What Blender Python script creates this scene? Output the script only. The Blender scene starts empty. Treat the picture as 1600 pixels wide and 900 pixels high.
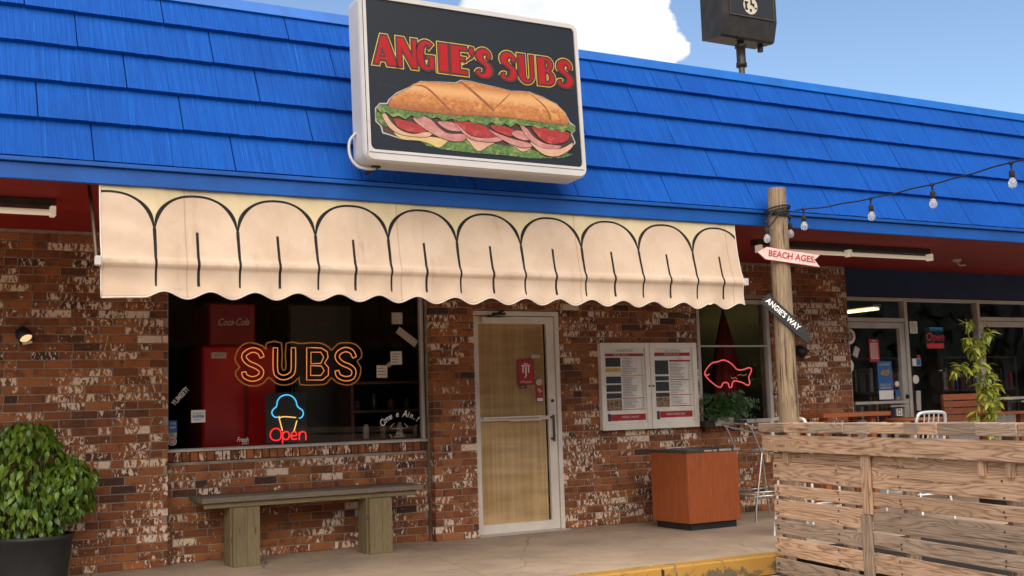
import bpy, bmesh, math, random
from mathutils import Vector, Matrix, noise
random.seed(7)
R = math.radians
scn = bpy.context.scene
COL = scn.collection

# ------------------------------------------------------------------ camera, sky, sun, exposure
CAM_POS = Vector((0.0, -9.91, 1.185))
YAW, PITCH, ROLL, FPX = 0.509306, 0.104826, -0.031728, 1808.53
fw = Vector((math.sin(YAW)*math.cos(PITCH), math.cos(YAW)*math.cos(PITCH), math.sin(PITCH)))
rt = Vector((math.cos(YAW), -math.sin(YAW), 0)); up = rt.cross(fw)
rt2 = math.cos(ROLL)*rt+math.sin(ROLL)*up; up2 = -math.sin(ROLL)*rt+math.cos(ROLL)*up
cd = bpy.data.cameras.new('camera'); cam = bpy.data.objects.new('camera', cd); COL.objects.link(cam)
cam.matrix_world = Matrix(((rt2.x, up2.x, -fw.x, CAM_POS.x), (rt2.y, up2.y, -fw.y, CAM_POS.y), (rt2.z, up2.z, -fw.z, CAM_POS.z), (0, 0, 0, 1)))
cd.sensor_width = 36; cd.lens = FPX/1600*36; cd.clip_start = 0.05; cd.clip_end = 5000
scn.camera = cam

SUN_EL, SUN_AZ = R(50), R(208)          # azimuth clockwise from +Y (north)
SKY_STRENGTH, SUN_STRENGTH = 0.066, 2.3
sd = bpy.data.lights.new('sun', 'SUN'); sun = bpy.data.objects.new('sun', sd); COL.objects.link(sun)
sd.energy = SUN_STRENGTH; sd.angle = R(80); sd.color = (1, .88, .74)
sdir = Vector((math.sin(SUN_AZ)*math.cos(SUN_EL), math.cos(SUN_AZ)*math.cos(SUN_EL), math.sin(SUN_EL)))
sun.rotation_euler = (-sdir).to_track_quat('-Z', 'Y').to_euler()
sun.location = (0, -20, 30)
scn.view_settings.view_transform = 'Standard'
scn.view_settings.look = 'None'
scn.view_settings.exposure = 1.36
scn.view_settings.gamma = 1.0
scn.view_settings.use_curve_mapping = False
scn.cycles.max_bounces = 8
scn.cycles.transparent_max_bounces = 16

w = bpy.data.worlds.new('World'); scn.world = w; w.use_nodes = True
nt = w.node_tree; nt.nodes.clear()
def wn(t, **k):
    n = nt.nodes.new(t)
    for a, b in k.items(): setattr(n, a, b)
    return n
wo = wn('ShaderNodeOutputWorld'); bg = wn('ShaderNodeBackground'); bg.inputs[1].default_value = SKY_STRENGTH
sky = wn('ShaderNodeTexSky', sky_type='NISHITA', sun_disc=False, sun_elevation=SUN_EL, sun_rotation=SUN_AZ)
sky.air_density = 1.0; sky.dust_density = 0.0; sky.ozone_density = 2.2
tcw = wn('ShaderNodeTexCoord')
nz = wn('ShaderNodeTexNoise'); nz.inputs['Scale'].default_value = 8; nz.inputs['Detail'].default_value = 9; nz.inputs['Roughness'].default_value = .58
mpw = wn('ShaderNodeMapping'); mpw.inputs['Scale'].default_value = (1, 1, 1.9); mpw.inputs['Location'].default_value = (3.1, .4, 1.7)
nt.links.new(tcw.outputs['Generated'], mpw.inputs[0]); nt.links.new(mpw.outputs[0], nz.inputs['Vector'])
# cumulus banks: direction of each bank (the first one stands above the roof), plus the free noise
def pixdir(x, y):
    return (fw+(x-800)/FPX*rt2-(y-450)/FPX*up2).normalized()
am = wn('ShaderNodeMath', operation='MULTIPLY_ADD'); nt.links.new(nz.outputs['Fac'], am.inputs[0]); am.inputs[1].default_value = 1.7; am.inputs[2].default_value = -.49
acc = am.outputs[0]
banks = [(pixdir(855, 10), .078, .54), (pixdir(955, 50), .052, .48), (pixdir(1045, 95), .032, .46), (Vector((-.5, -.7, .5)).normalized(), .35, .3),
         (Vector((-.75, .5, .42)).normalized(), .3, .3), (Vector((.6, -.6, .5)).normalized(), .4, .28), (Vector((0, -.85, .35)).normalized(), .45, .3)]
for d, rad, amt in banks:
    ds = wn('ShaderNodeVectorMath', operation='DISTANCE'); ds.inputs[1].default_value = d
    nt.links.new(tcw.outputs['Generated'], ds.inputs[0])
    mr = wn('ShaderNodeMapRange'); mr.inputs[1].default_value = rad*1.35; mr.inputs[2].default_value = rad*.55
    mr.inputs[3].default_value = 0; mr.inputs[4].default_value = amt
    nt.links.new(ds.outputs['Value'], mr.inputs[0])
    ad = wn('ShaderNodeMath', operation='ADD'); nt.links.new(acc, ad.inputs[0]); nt.links.new(mr.outputs[0], ad.inputs[1]); acc = ad.outputs[0]
cr = wn('ShaderNodeMapRange', interpolation_type='SMOOTHSTEP'); cr.inputs[1].default_value = .665; cr.inputs[2].default_value = .765
nt.links.new(acc, cr.inputs[0])
nz2 = wn('ShaderNodeTexNoise'); nz2.inputs['Scale'].default_value = 9; nz2.inputs['Detail'].default_value = 6
nt.links.new(mpw.outputs[0], nz2.inputs['Vector'])
cc = wn('ShaderNodeMix', data_type='RGBA'); cc.inputs[6].default_value = (4.6, 4.9, 5.5, 1); cc.inputs[7].default_value = (6.6, 6.6, 6.7, 1)
cm = wn('ShaderNodeMapRange'); cm.inputs[1].default_value = .36; cm.inputs[2].default_value = .58; nt.links.new(nz2.outputs['Fac'], cm.inputs[0])
nt.links.new(cm.outputs[0], cc.inputs[0])
mx = wn('ShaderNodeMix', data_type='RGBA')
nt.links.new(cr.outputs[0], mx.inputs[0]); nt.links.new(sky.outputs[0], mx.inputs[6]); nt.links.new(cc.outputs[2], mx.inputs[7])
nt.links.new(mx.outputs[2], bg.inputs[0]); nt.links.new(bg.outputs[0], wo.inputs[0])

# ------------------------------------------------------------------ materials
class NT:
    def __init__(s, name):
        s.m = bpy.data.materials.new(name); s.m.use_nodes = True; s.t = s.m.node_tree
        s.b = s.t.nodes['Principled BSDF']; s.out = s.t.nodes['Material Output']
    def n(s, t, **k):
        n = s.t.nodes.new(t)
        for a, b in k.items(): setattr(n, a, b)
        return n
    def l(s, a, b): s.t.links.new(a, b)
    def val(s, sock, v):
        if isinstance(v, (int, float)): sock.default_value = v
        elif isinstance(v, tuple): sock.default_value = v if len(v) != 3 or len(sock.default_value) == 3 else (*v, 1)
        else: s.l(v, sock)
    def math(s, op, a, b=0.0, c=0.0, clamp=False):
        n = s.n('ShaderNodeMath', operation=op); n.use_clamp = clamp
        s.val(n.inputs[0], a); s.val(n.inputs[1], b); s.val(n.inputs[2], c)
        return n.outputs[0]
    def coord(s, kind='Object', scale=(1, 1, 1), loc=(0, 0, 0), rnd=False):
        if kind == 'Position': src = s.n('ShaderNodeNewGeometry').outputs['Position']
        else: src = s.n('ShaderNodeTexCoord').outputs[kind]
        if rnd:
            oi = s.n('ShaderNodeObjectInfo'); vm = s.n('ShaderNodeVectorMath', operation='MULTIPLY_ADD')
            cb = s.n('ShaderNodeCombineXYZ')
            for i, k in enumerate((37., 91., 53.)): s.l(s.math('MULTIPLY', oi.outputs['Random'], k), cb.inputs[i])
            vm = s.n('ShaderNodeVectorMath', operation='ADD'); s.l(src, vm.inputs[0]); s.l(cb.outputs[0], vm.inputs[1]); src = vm.outputs[0]
        mp = s.n('ShaderNodeMapping'); mp.inputs['Scale'].default_value = scale; mp.inputs['Location'].default_value = loc
        s.l(src, mp.inputs[0]); return mp.outputs[0]
    def noise(s, vec, scale, detail=4, rough=.55, dist=0):
        n = s.n('ShaderNodeTexNoise'); n.inputs['Scale'].default_value = scale; n.inputs['Detail'].default_value = detail
        n.inputs['Roughness'].default_value = rough; n.inputs['Distortion'].default_value = dist
        if vec is not None: s.l(vec, n.inputs['Vector'])
        return n.outputs['Fac']
    def ramp(s, f, a, b, lo=0., hi=1., smooth=True):
        n = s.n('ShaderNodeMapRange', interpolation_type='SMOOTHSTEP' if smooth else 'LINEAR')
        s.val(n.inputs[0], f); s.val(n.inputs[1], a); s.val(n.inputs[2], b); s.val(n.inputs[3], lo); s.val(n.inputs[4], hi)
        return n.outputs[0]
    def mix(s, f, a, b):
        n = s.n('ShaderNodeMix', data_type='RGBA'); s.val(n.inputs[0], f); s.val(n.inputs[6], a); s.val(n.inputs[7], b)
        return n.outputs[2]
    def bump(s, h, strength=.3, dist=.01):
        n = s.n('ShaderNodeBump'); n.inputs['Strength'].default_value = strength; n.inputs['Distance'].default_value = dist
        s.l(h, n.inputs['Height']); s.l(n.outputs[0], s.b.inputs['Normal']); return n
    def base(s, c, rough=.7, metal=0., spec=.5):
        s.val(s.b.inputs['Base Color'], c); s.val(s.b.inputs['Roughness'], rough); s.b.inputs['Metallic'].default_value = metal
        s.b.inputs['Specular IOR Level'].default_value = spec

def c4(c, k=1.): return (c[0]*k, c[1]*k, c[2]*k, 1)
def plain(name, c, rough=.6, metal=0., var=.25, scale=6., bump=.0, spec=.5, dirt=None, kind='Object'):
    s = NT(name); v = s.coord(kind, rnd=True)
    f = s.noise(v, scale, 6, .6)
    col = s.mix(s.ramp(f, .3, .7), c4(c, 1-var), c4(c, 1+var*.6))
    if dirt:
        g = s.noise(v, scale*.45, 7, .7)
        col = s.mix(s.ramp(g, .56, .74, 0, dirt[1]), col, c4(dirt[0]))
    s.base(col, rough, metal, spec)
    if bump: s.bump(s.noise(v, scale*9, 4), bump, .004)
    return s.m
def emit(name, c, strength, col=None):
    s = NT(name); s.base(c4(col or c), .3)
    s.b.inputs['Emission Color'].default_value = c4(c); s.b.inputs['Emission Strength'].default_value = strength
    return s.m
def wood(name, ca, cb, cdark, scale=1., grain=1., bump=.35, grey=None, rough=.78, spec=.3, knots=True, ringmix=.55, vary=.4, crack=0.):
    s = NT(name); v = s.coord('Object', (1, 1, 1), rnd=True)
    st = s.n('ShaderNodeMapping'); st.inputs['Scale'].default_value = (1.1*scale, 13*scale, 13*scale); s.l(v, st.inputs[0]); v2 = st.outputs[0]
    warp = s.noise(v2, .7, 3, .5)
    # knots: a sparse cell field that bends the rings
    kst = s.n('ShaderNodeMapping'); kst.inputs['Scale'].default_value = (1.3*scale, 8*scale, 8*scale); s.l(v, kst.inputs[0])
    vo = s.n('ShaderNodeTexVoronoi'); vo.inputs['Scale'].default_value = 1.0; s.l(kst.outputs[0], vo.inputs['Vector'])
    kn = s.ramp(vo.outputs['Distance'], .0, .34, 1, 0)
    sep = s.n('ShaderNodeSeparateXYZ'); s.l(v2, sep.inputs[0])
    ph = s.math('ADD', s.math('MULTIPLY', warp, 22*grain), s.math('MULTIPLY', sep.outputs[2], 1.6))
    ph = s.math('ADD', ph, s.math('MULTIPLY', sep.outputs[1], .8))
    if knots: ph = s.math('ADD', ph, s.math('MULTIPLY', kn, 5.5))
    ring = s.math('FRACT', ph)
    ring = s.math('POWER', s.math('ABSOLUTE', s.math('SUBTRACT', s.math('MULTIPLY', ring, 2), 1)), 2.2)
    fine = s.noise(v2, 6, 6, .7)
    big = s.noise(v, 1.7, 4, .6)
    col = s.mix(s.ramp(fine, .3, .7), c4(ca), c4(cb))
    col = s.mix(s.math('MULTIPLY', ring, ringmix), col, c4(cdark))
    if grey: col = s.mix(s.ramp(big, .45, .75, 0, .55), col, c4(grey))
    if knots: col = s.mix(s.ramp(vo.outputs['Distance'], .05, .11, .85, 0), col, c4(cdark, .45))
    if crack:
        ck = s.n('ShaderNodeMapping'); ck.inputs['Scale'].default_value = (1.1, 30, 30); s.l(v, ck.inputs[0])
        col = s.mix(s.ramp(s.noise(ck.outputs[0], 1., 4, .6, .3), .60, .68, 0, .85*crack), col, c4(cdark, .35))
    oi = s.n('ShaderNodeObjectInfo'); hs = s.n('ShaderNodeHueSaturation'); s.l(col, hs.inputs['Color'])
    s.l(s.math('ADD', s.math('MULTIPLY', oi.outputs['Random'], vary), 1-vary/2), hs.inputs['Value']); col = hs.outputs[0]
    s.base(col, rough, 0, spec); s.bump(s.math('ADD', fine, s.math('MULTIPLY', ring, .5)), bump, .004)
    return s.m

M = {}
# bricks: the tint of a brick comes with the brick (object colour, or a colour attribute on the joined ones)
s = NT('brick')
oi = s.n('ShaderNodeObjectInfo'); at = s.n('ShaderNodeAttribute', attribute_name='tint')
vm = s.n('ShaderNodeVectorMath', operation='ADD'); s.l(oi.outputs['Color'], vm.inputs[0]); s.l(at.outputs['Vector'], vm.inputs[1])
sp = s.n('ShaderNodeSeparateXYZ'); s.l(vm.outputs[0], sp.inputs[0])
tone, whit, seed = sp.outputs
pos = s.coord('Position'); vv = s.n('ShaderNodeVectorMath', operation='ADD'); cb = s.n('ShaderNodeCombineXYZ')
s.l(s.math('MULTIPLY', seed, 40), cb.inputs[0]); s.l(s.math('MULTIPLY', seed, 71), cb.inputs[1]); s.l(pos, vv.inputs[0]); s.l(cb.outputs[0], vv.inputs[1])
red = s.mix(s.ramp(tone, .0, .42), c4((0.06384, 0.03283, 0.02189)), c4((0.2143, 0.07022, 0.02645)))
red = s.mix(s.ramp(tone, .42, 1.), red, c4((0.3511, 0.1231, 0.04013)))
smoke = s.noise(vv.outputs[0], 9, 5, .6)
red = s.mix(s.ramp(smoke, .47, .68, 0, .7), red, c4((.06, .03, .024)))
red = s.mix(s.ramp(s.noise(vv.outputs[0], 55, 3), .55, .75, 0, .4), red, c4((.42, .16, .075)))
red = s.mix(s.ramp(s.noise(pos, 1.3, 6, .65, .4), .52, .78, 0, .35), red, c4((.12, .06, .03)))
mpb = s.n('ShaderNodeMapping'); mpb.inputs['Scale'].default_value = (2.0, 1, .9); s.l(vv.outputs[0], mpb.inputs[0])
fl = s.noise(mpb.outputs[0], 21, 5, .56, .6)
wf = s.ramp(s.math('ADD', fl, s.math('MULTIPLY', whit, .5)), .72, .76)
wcol = s.mix(s.noise(vv.outputs[0], 30, 4), c4((.58, .40, .28)), c4((.80, .64, .49)))
col = s.mix(wf, red, wcol)
s.base(col, .85, 0, .25)
s.bump(s.math('ADD', s.noise(vv.outputs[0], 60, 6, .7), s.math('MULTIPLY', wf, .6)), .5, .004)
M['brick'] = s.m
M['mortar'] = plain('mortar', (.30, .235, .18), .95, 0, .3, 9, .5, .1)

# roof paint over grooved fibre shakes
s = NT('blue_shingle')
v = s.coord('Object', (1, 1, 1), rnd=True)
st = s.n('ShaderNodeMapping'); st.inputs['Scale'].default_value = (95, 2.2, 2.2); s.l(v, st.inputs[0])
g1 = s.noise(st.outputs[0], 1.0, 5, .7)
st2 = s.n('ShaderNodeMapping'); st2.inputs['Scale'].default_value = (34, .7, .7); s.l(v, st2.inputs[0])
g2 = s.noise(st2.outputs[0], 1.0, 3, .5)
col = s.mix(s.ramp(g1, .3, .75), c4((0.0005999, 0.054, 0.2849)), c4((0.001125, 0.08849, 0.4049)))
col = s.mix(s.ramp(g1, .58, .74, 0, .65), col, c4((0.015, 0.1425, 0.4799)))
col = s.mix(s.ramp(s.noise(s.coord('Position'), .9, 5, .6), .45, .75, 0, .5), col, c4((0.000375, 0.04049, 0.2175)))
s.base(col, .7, 0, .18); s.bump(s.math('ADD', g1, s.math('MULTIPLY', g2, 1.2)), .6, .012)
M['shingle'] = s.m
M['blue_trim'] = plain('blue_trim', (0.0015, 0.07124, 0.315), .5, 0, .2, 2.5, .15, .4)
M['blue_cap'] = plain('blue_cap', (0.00225, 0.1125, 0.4349), .42, .0, .2, 2.0, .05, .5, ((0.015, 0.15, 0.45), .4))
M['soffit'] = plain('red_soffit', (.24, .008, .006), .6, 0, .25, 1.2, .15, .3)
M['navy'] = plain('navy_band', (.006, .022, .075), .6, 0, .25, 2, .1, .3)
M['alu'] = plain('aluminium', (.50, .45, .39), .42, .25, .15, 5, .05, .5, ((.25, .19, .13), .35))
M['door_alu'] = plain('white_aluminium', (.74, .67, .57), .42, .1, .1, 4, .05, .5, ((.34, .27, .2), .3))
M['bronze'] = plain('bronze_metal', (.10, .075, .05), .4, .6, .2, 8)
M['dark_metal'] = plain('dark_metal', (.035, .028, .022), .5, .3, .3, 9, .1)
M['black'] = plain('black_plastic', (.012, .012, .012), .5, 0, .2, 9)
M['white_paint'] = plain('white_paint', (0.4836, 0.4524, 0.4056), .42, 0, .08, 3, .05, .5, ((0.273, 0.195, 0.1248), .35))
M['case_white'] = plain('case_white', (.80, .73, .63), .4, 0, .08, 4, .03, .5, ((.36, .27, .2), .3))
M['chrome'] = plain('chrome', (.62, .60, .57), .28, .9, .1, 5)
M['chair_alu'] = plain('brushed_aluminium', (.80, .79, .78), .38, .55, .08, 8)
M['paper'] = plain('paper', (.86, .79, .70), .8, 0, .1, 8)
M['paper_dim'] = plain('paper_dim', (.50, .45, .38), .8, 0, .1, 8)
M['ink'] = plain('ink', (.05, .045, .045), .7)
M['grey_ink'] = plain('grey_ink', (.30, .27, .25), .7)
M['red_ink'] = plain('red_ink', (.42, .022, .022), .55, 0, .15, 10)
M['yellow_ink'] = plain('yellow_ink', (.72, .48, .06), .6, 0, .2, 14)
M['blue_ink'] = plain('blue_ink', (.02, .12, .36), .5, 0, .15, 10)
M['white_ink'] = plain('white_ink', (.82, .79, .74), .55, 0, .05, 10)
M['cream_ink'] = plain('cream_ink', (.55, .47, .36), .6, 0, .1, 10)
M['photo_ink'] = plain('photo_ink', (.34, .22, .12), .6, 0, .9, 60)
M['dark_photo'] = plain('dark_photo', (.06, .055, .055), .6, 0, .8, 70)
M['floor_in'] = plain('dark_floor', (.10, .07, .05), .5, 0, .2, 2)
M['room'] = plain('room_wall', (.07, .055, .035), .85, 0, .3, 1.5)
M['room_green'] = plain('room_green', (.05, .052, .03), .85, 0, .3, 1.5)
M['cooler'] = plain('red_enamel', (.45, .012, .010), .25, 0, .12, 2, .02, .5)
M['cooler_dark'] = plain('dark_red_enamel', (.20, .006, .007), .3, 0, .12, 2)
M['fridge'] = plain('dark_fridge', (.035, .04, .03), .3, 0, .2, 2)
M['brown'] = plain('brown_shelf', (.10, .045, .022), .6, 0, .3, 6)
M['umbrella'] = plain('red_cloth', (.24, .014, .014), .85, 0, .3, 8)
M['pot'] = plain('black_pot', (.022, .023, .024), .55, 0, .25, 5, .1, .4, ((.07, .06, .05), .5))
M['soil'] = plain('soil', (.03, .02, .012), .95, 0, .4, 30, .6)
M['stem'] = plain('stem', (.11, .075, .035), .8, 0, .3, 20)
M['vine_stem'] = plain('vine_stem', (.22, .20, .06), .7, 0, .3, 20)
M['planter'] = plain('planter_white', (.38, .34, .29), .6, 0, .15, 6)
M['lamp_white'] = emit('tube_added_glow', (1., .84, .62), .10, (.86, .78, .64))  # faint glow added so tubes and holders stay pale under the eave
M['bulb_glass'] = None
M['kraft'] = None
M['red_board'] = plain('arrow_white', (0.6084, 0.4836, 0.429), .7, 0, .15, 9, .2)
M['rope'] = plain('rope_black', (.012, .011, .010), .8, 0, .3, 30)
M['pad'] = plain('shade_and_joint_dark', (.032, .027, .022), .9, 0, .25, 2, .5, .2)  # near black: painted shade behind the fence, also the bed under slab joints
M['tree_added'] = plain('added_dark_foliage', (.014, .018, .009), .9, 0, .6, 1.2)  # dark leaves of the added trees that darken the window reflections
M['lot'] = plain('pale_paving', (0.357, 0.2932, 0.2167), .92, 0, .15, 1.5, .6, .3, ((0.272, 0.221, 0.1615), .5), 'Position')

def leafmat(name, a, b, spec=.5, rough=.38):
    s = NT(name); oi = s.n('ShaderNodeObjectInfo'); g = s.n('ShaderNodeNewGeometry')
    r = s.math('FRACT', s.math('ADD', oi.outputs['Random'], g.outputs['Random Per Island']))
    col = s.mix(r, c4(a), c4(b)); col = s.mix(s.ramp(s.noise(s.coord('Position'), 6, 3), .4, .7, 0, .4), col, c4(a, .7))
    s.base(col, rough, 0, spec)
    tr = s.n('ShaderNodeBsdfTranslucent'); s.l(s.mix(.5, col, c4((.2, .3, .03))), tr.inputs[0])
    mx = s.n('ShaderNodeMixShader'); mx.inputs[0].default_value = .16
    s.l(s.b.outputs[0], mx.inputs[1]); s.l(tr.outputs[0], mx.inputs[2]); s.l(mx.outputs[0], s.out.inputs[0])
    return s.m
M['leaf'] = leafmat('green_leaf', (0.03613, 0.09392, 0.007225), (0.1734, 0.2673, 0.02167))
M['fern'] = leafmat('fern_leaf', (0.017, 0.051, 0.0102), (0.0425, 0.102, 0.02125))
M['vine_leaf'] = leafmat('vine_leaf', (0.221, 0.2805, 0.02975), (0.476, 0.476, 0.0765))
M['vine_flower'] = leafmat('vine_flower', (.5, .12, .02), (.62, .30, .05))

s = NT('glass')
gl = s.n('ShaderNodeBsdfGlossy'); gl.inputs['Roughness'].default_value = .015; gl.inputs['Color'].default_value = (1, 1, 1, 1)
trn = s.n('ShaderNodeBsdfTransparent'); trn.inputs[0].default_value = (1, 1, 1, 1)
fr = s.n('ShaderNodeFresnel'); fr.inputs[0].default_value = 1.4
mxs = s.n('ShaderNodeMixShader'); s.l(s.math('MULTIPLY', fr.outputs[0], .6, clamp=True), mxs.inputs[0]); s.l(trn.outputs[0], mxs.inputs[1]); s.l(gl.outputs[0], mxs.inputs[2])
s.l(mxs.outputs[0], s.out.inputs[0]); M['glass'] = s.m
s = NT('bulb_glass'); s.base(c4((.9, .9, .9)), .05); s.b.inputs['Transmission Weight'].default_value = .75; s.b.inputs['IOR'].default_value = 1.3; M['bulb_glass'] = s.m

s = NT('kraft_paper'); v = s.coord('Object')
st = s.n('ShaderNodeMapping'); st.inputs['Scale'].default_value = (22, 1, .6); s.l(v, st.inputs[0])
st2 = s.n('ShaderNodeMapping'); st2.inputs['Scale'].default_value = (1.2, 1, 9); s.l(v, st2.inputs[0])
f = s.math('ADD', s.math('MULTIPLY', s.noise(st.outputs[0], 1, 5, .6), .5), s.math('MULTIPLY', s.noise(st2.outputs[0], 1, 4), .5))
s.base(s.mix(s.ramp(f, .38, .62), c4((.38, .24, .10)), c4((.56, .375, .175))), .8); s.bump(f, .3, .01); M['kraft'] = s.m

# concrete walk: trowelled grey-brown with stains
s = NT('concrete'); v = s.coord('Position')
a = s.noise(v, 1.1, 8, .65); b_ = s.noise(v, 14, 5, .7); d_ = s.noise(v, 3.5, 6, .7, .8)
col = s.mix(s.ramp(a, .3, .7), c4((.31, .232, .162)), c4((.46, .358, .255)))
col = s.mix(s.ramp(d_, .55, .72, 0, .55), col, c4((.19, .145, .105)))
col = s.mix(s.ramp(b_, .56, .75, 0, .35), col, c4((.52, .43, .33)))
wv = s.n('ShaderNodeVectorMath', operation='ADD'); s.l(v, wv.inputs[0]); nw = s.n('ShaderNodeTexNoise'); nw.inputs['Scale'].default_value = 2.5; nw.inputs['Detail'].default_value = 5; s.l(v, nw.inputs['Vector'])
sc_ = s.n('ShaderNodeVectorMath', operation='SCALE'); sc_.inputs['Scale'].default_value = .35; s.l(nw.outputs['Color'], sc_.inputs[0]); s.l(sc_.outputs[0], wv.inputs[1])
ve = s.n('ShaderNodeTexVoronoi', feature='DISTANCE_TO_EDGE'); ve.inputs['Scale'].default_value = .55; s.l(wv.outputs[0], ve.inputs['Vector'])
col = s.mix(s.math('MULTIPLY', s.ramp(ve.outputs['Distance'], .0, .006, 1, 0), s.ramp(a, .42, .55, 0, .85)), col, c4((.10, .078, .058)))
vs_ = s.n('ShaderNodeTexVoronoi'); vs_.inputs['Scale'].default_value = 5.5; s.l(v, vs_.inputs['Vector'])
col = s.mix(s.math('MULTIPLY', s.ramp(vs_.outputs['Distance'], .05, .11, 1, 0), s.ramp(d_, .5, .6, 0, .6)), col, c4((.11, .085, .065)))
s.base(col, s.ramp(a, .3, .7, .75, .55), 0, .4); s.bump(s.math('ADD', b_, s.noise(v, 70, 4)), .35, .006); M['concrete'] = s.m
# kerb: worn yellow paint over concrete
s = NT('kerb_yellow'); v = s.coord('Position')
sepk = s.n('ShaderNodeSeparateXYZ'); s.l(v, sepk.inputs[0])
n1 = s.noise(v, 7, 8, .72, .5)
wear = s.math('ADD', n1, s.ramp(sepk.outputs[2], -.02, -.10, .0, .10, False))
yc = s.mix(s.noise(v, 5, 4), c4((0.3432, 0.1794, 0.0273)), c4((0.4368, 0.2496, 0.0585)))
col = s.mix(s.ramp(wear, .56, .64), yc, s.mix(s.noise(v, 22, 4), c4((.06, .05, .03)), c4((.19, .15, .09))))
s.base(col, .7, 0, .35); s.bump(s.math('ADD', n1, s.noise(v, 50, 4)), .5, .008); M['kerb'] = s.m

M['pallet'] = wood('pallet_pine', (.50, .31, .185), (.63, .43, .285), (.20, .09, .042), .85, .75, .45, (.34, .235, .155), ringmix=.75, crack=.7)
M['pallet_grey'] = wood('weathered_pine', (.37, .26, .18), (.47, .35, .255), (.16, .10, .062), .85, .75, .6, (.26, .195, .14), ringmix=.7, crack=.9)
M['post'] = wood('post_wood', (.215, .148, .088), (.30, .215, .13), (.085, .055, .032), .9, .9, 1.0, (.18, .135, .088), knots=False, ringmix=.6, crack=1.)
M['bench'] = wood('treated_pine', (0.1642, 0.1197, 0.05814), (0.2189, 0.1676, 0.08892), (0.1163, 0.07866, 0.03762), 2.0, .4, .5, (0.1368, 0.1026, 0.05472), ringmix=.25, vary=.12, crack=.5)
M['bench_top'] = wood('worn_plank', (0.135, 0.1035, 0.0765), (0.189, 0.1485, 0.108), (0.081, 0.0585, 0.0405), 1.0, .6, .6, (0.108, 0.09, 0.072))
M['veneer'] = wood('orange_veneer', (.31, .066, .014), (.38, .092, .020), (.20, .040, .010), .8, .5, .06, None, .42, .5, knots=False, ringmix=.4)
M['orange_wood'] = wood('orange_wood', (0.289, 0.0765, 0.0238), (0.357, 0.1105, 0.03825), (0.17, 0.0425, 0.017), 1., .5, .15, None, .5, .4, knots=False)
M['slab_top'] = plain('worn_laminate', (.045, .045, .042), .45, 0, .3, 6, .1, .5, ((.35, .32, .28), .7))

# awning canvas: printed scallops, two tones and black lines, from the cloth's own UV (u in scallops, v in metres up from the hem)
s = NT('awning_canvas')
uvn = s.n('ShaderNodeUVMap', uv_map='UVMap'); sep = s.n('ShaderNodeSeparateXYZ'); s.l(uvn.outputs[0], sep.inputs[0])
U, V = sep.outputs[0], sep.outputs[1]
cc_ = s.math('SUBTRACT', s.math('FRACT', U), .5)               # -.5 .. .5, 0 = middle of an arch
ac = s.math('ABSOLUTE', cc_)
arch = s.math('ADD', .415, s.math('MULTIPLY', s.math('SQRT', s.math('SUBTRACT', 1.0, s.math('POWER', s.math('MULTIPLY', ac, 2.0), 2.3), clamp=True)), .245))
above = s.ramp(V, s.math('SUBTRACT', arch, .004), s.math('ADD', arch, .004), 0, 1, False)
# distance to the arch line, measured across it
slope = s.math('ADD', 1.0, s.math('MULTIPLY', s.math('POWER', s.math('MULTIPLY', ac, 2.0), 5.0), 4.5))
dl = s.math('DIVIDE', s.math('ABSOLUTE', s.math('SUBTRACT', V, arch)), slope)
l1 = s.math('MULTIPLY', s.ramp(dl, .0065, .0095, 1, 0), s.ramp(V, .40, .41))
hw = s.ramp(V, .40, .07, .018, .009, False)                     # tapering stem below the spring line, in scallops
stem = s.math('MULTIPLY', s.ramp(s.math('SUBTRACT', .5, ac), hw, s.math('ADD', hw, .006), 1, 0), s.math('MULTIPLY', s.ramp(V, .055, .07), s.ramp(V, .45, .43)))
mid = s.math('MULTIPLY', s.ramp(ac, .0145, .0200, 1, 0), s.math('MULTIPLY', s.math('MULTIPLY', s.ramp(V, .06, .07), s.ramp(V, .425, .415)), s.ramp(U, -.3, -.2)))
line = s.math('MAXIMUM', s.math('MAXIMUM', l1, stem), mid)
po = s.coord('Position')
weave = s.noise(po, 3.2, 7, .62)
pink = s.mix(s.ramp(weave, .3, .72), c4((0.5568, 0.4091, 0.291)), c4((0.6411, 0.4977, 0.367)))
crm = s.mix(s.ramp(weave, .3, .72), c4((0.5905, 0.4766, 0.2868)), c4((0.6749, 0.561, 0.3543)))
col = s.mix(above, pink, crm)
st = s.n('ShaderNodeMapping'); st.inputs['Scale'].default_value = (5, 5, 22); s.l(po, st.inputs[0])
col = s.mix(s.ramp(s.noise(st.outputs[0], 1, 6, .7), .58, .8, 0, .35), col, c4((.40, .27, .17)))
su = s.math('ABSOLUTE', s.math('SUBTRACT', s.math('FRACT', s.math('ADD', s.math('MULTIPLY', U, .36), .37)), .5))
col = s.mix(s.ramp(su, .0022, .0042, .45, 0), col, c4((.30, .20, .13)))
st4 = s.n('ShaderNodeMapping'); st4.inputs['Scale'].default_value = (9, 9, 1.1); s.l(po, st4.inputs[0])
col = s.mix(s.ramp(s.noise(st4.outputs[0], 1, 6, .65), .56, .78, 0, .38), col, c4((.33, .225, .14)))
hemw = s.math('MULTIPLY', s.ramp(s.noise(po, 6, 6, .7), .48, .7), s.ramp(s.math('ABSOLUTE', s.math('SUBTRACT', V, .205)), .0, .035, .5, 0))
col = s.mix(hemw, col, c4((.28, .18, .11)))
col = s.mix(line, col, s.mix(s.ramp(s.noise(po, 30, 4), .5, .75, 0, .5), c4((.018, .016, .016)), c4((.09, .075, .06))))
s.base(col, .85, 0, .2)
tr = s.n('ShaderNodeBsdfTranslucent'); s.l(col, tr.inputs[0]); mxs = s.n('ShaderNodeMixShader'); mxs.inputs[0].default_value = .12
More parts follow.
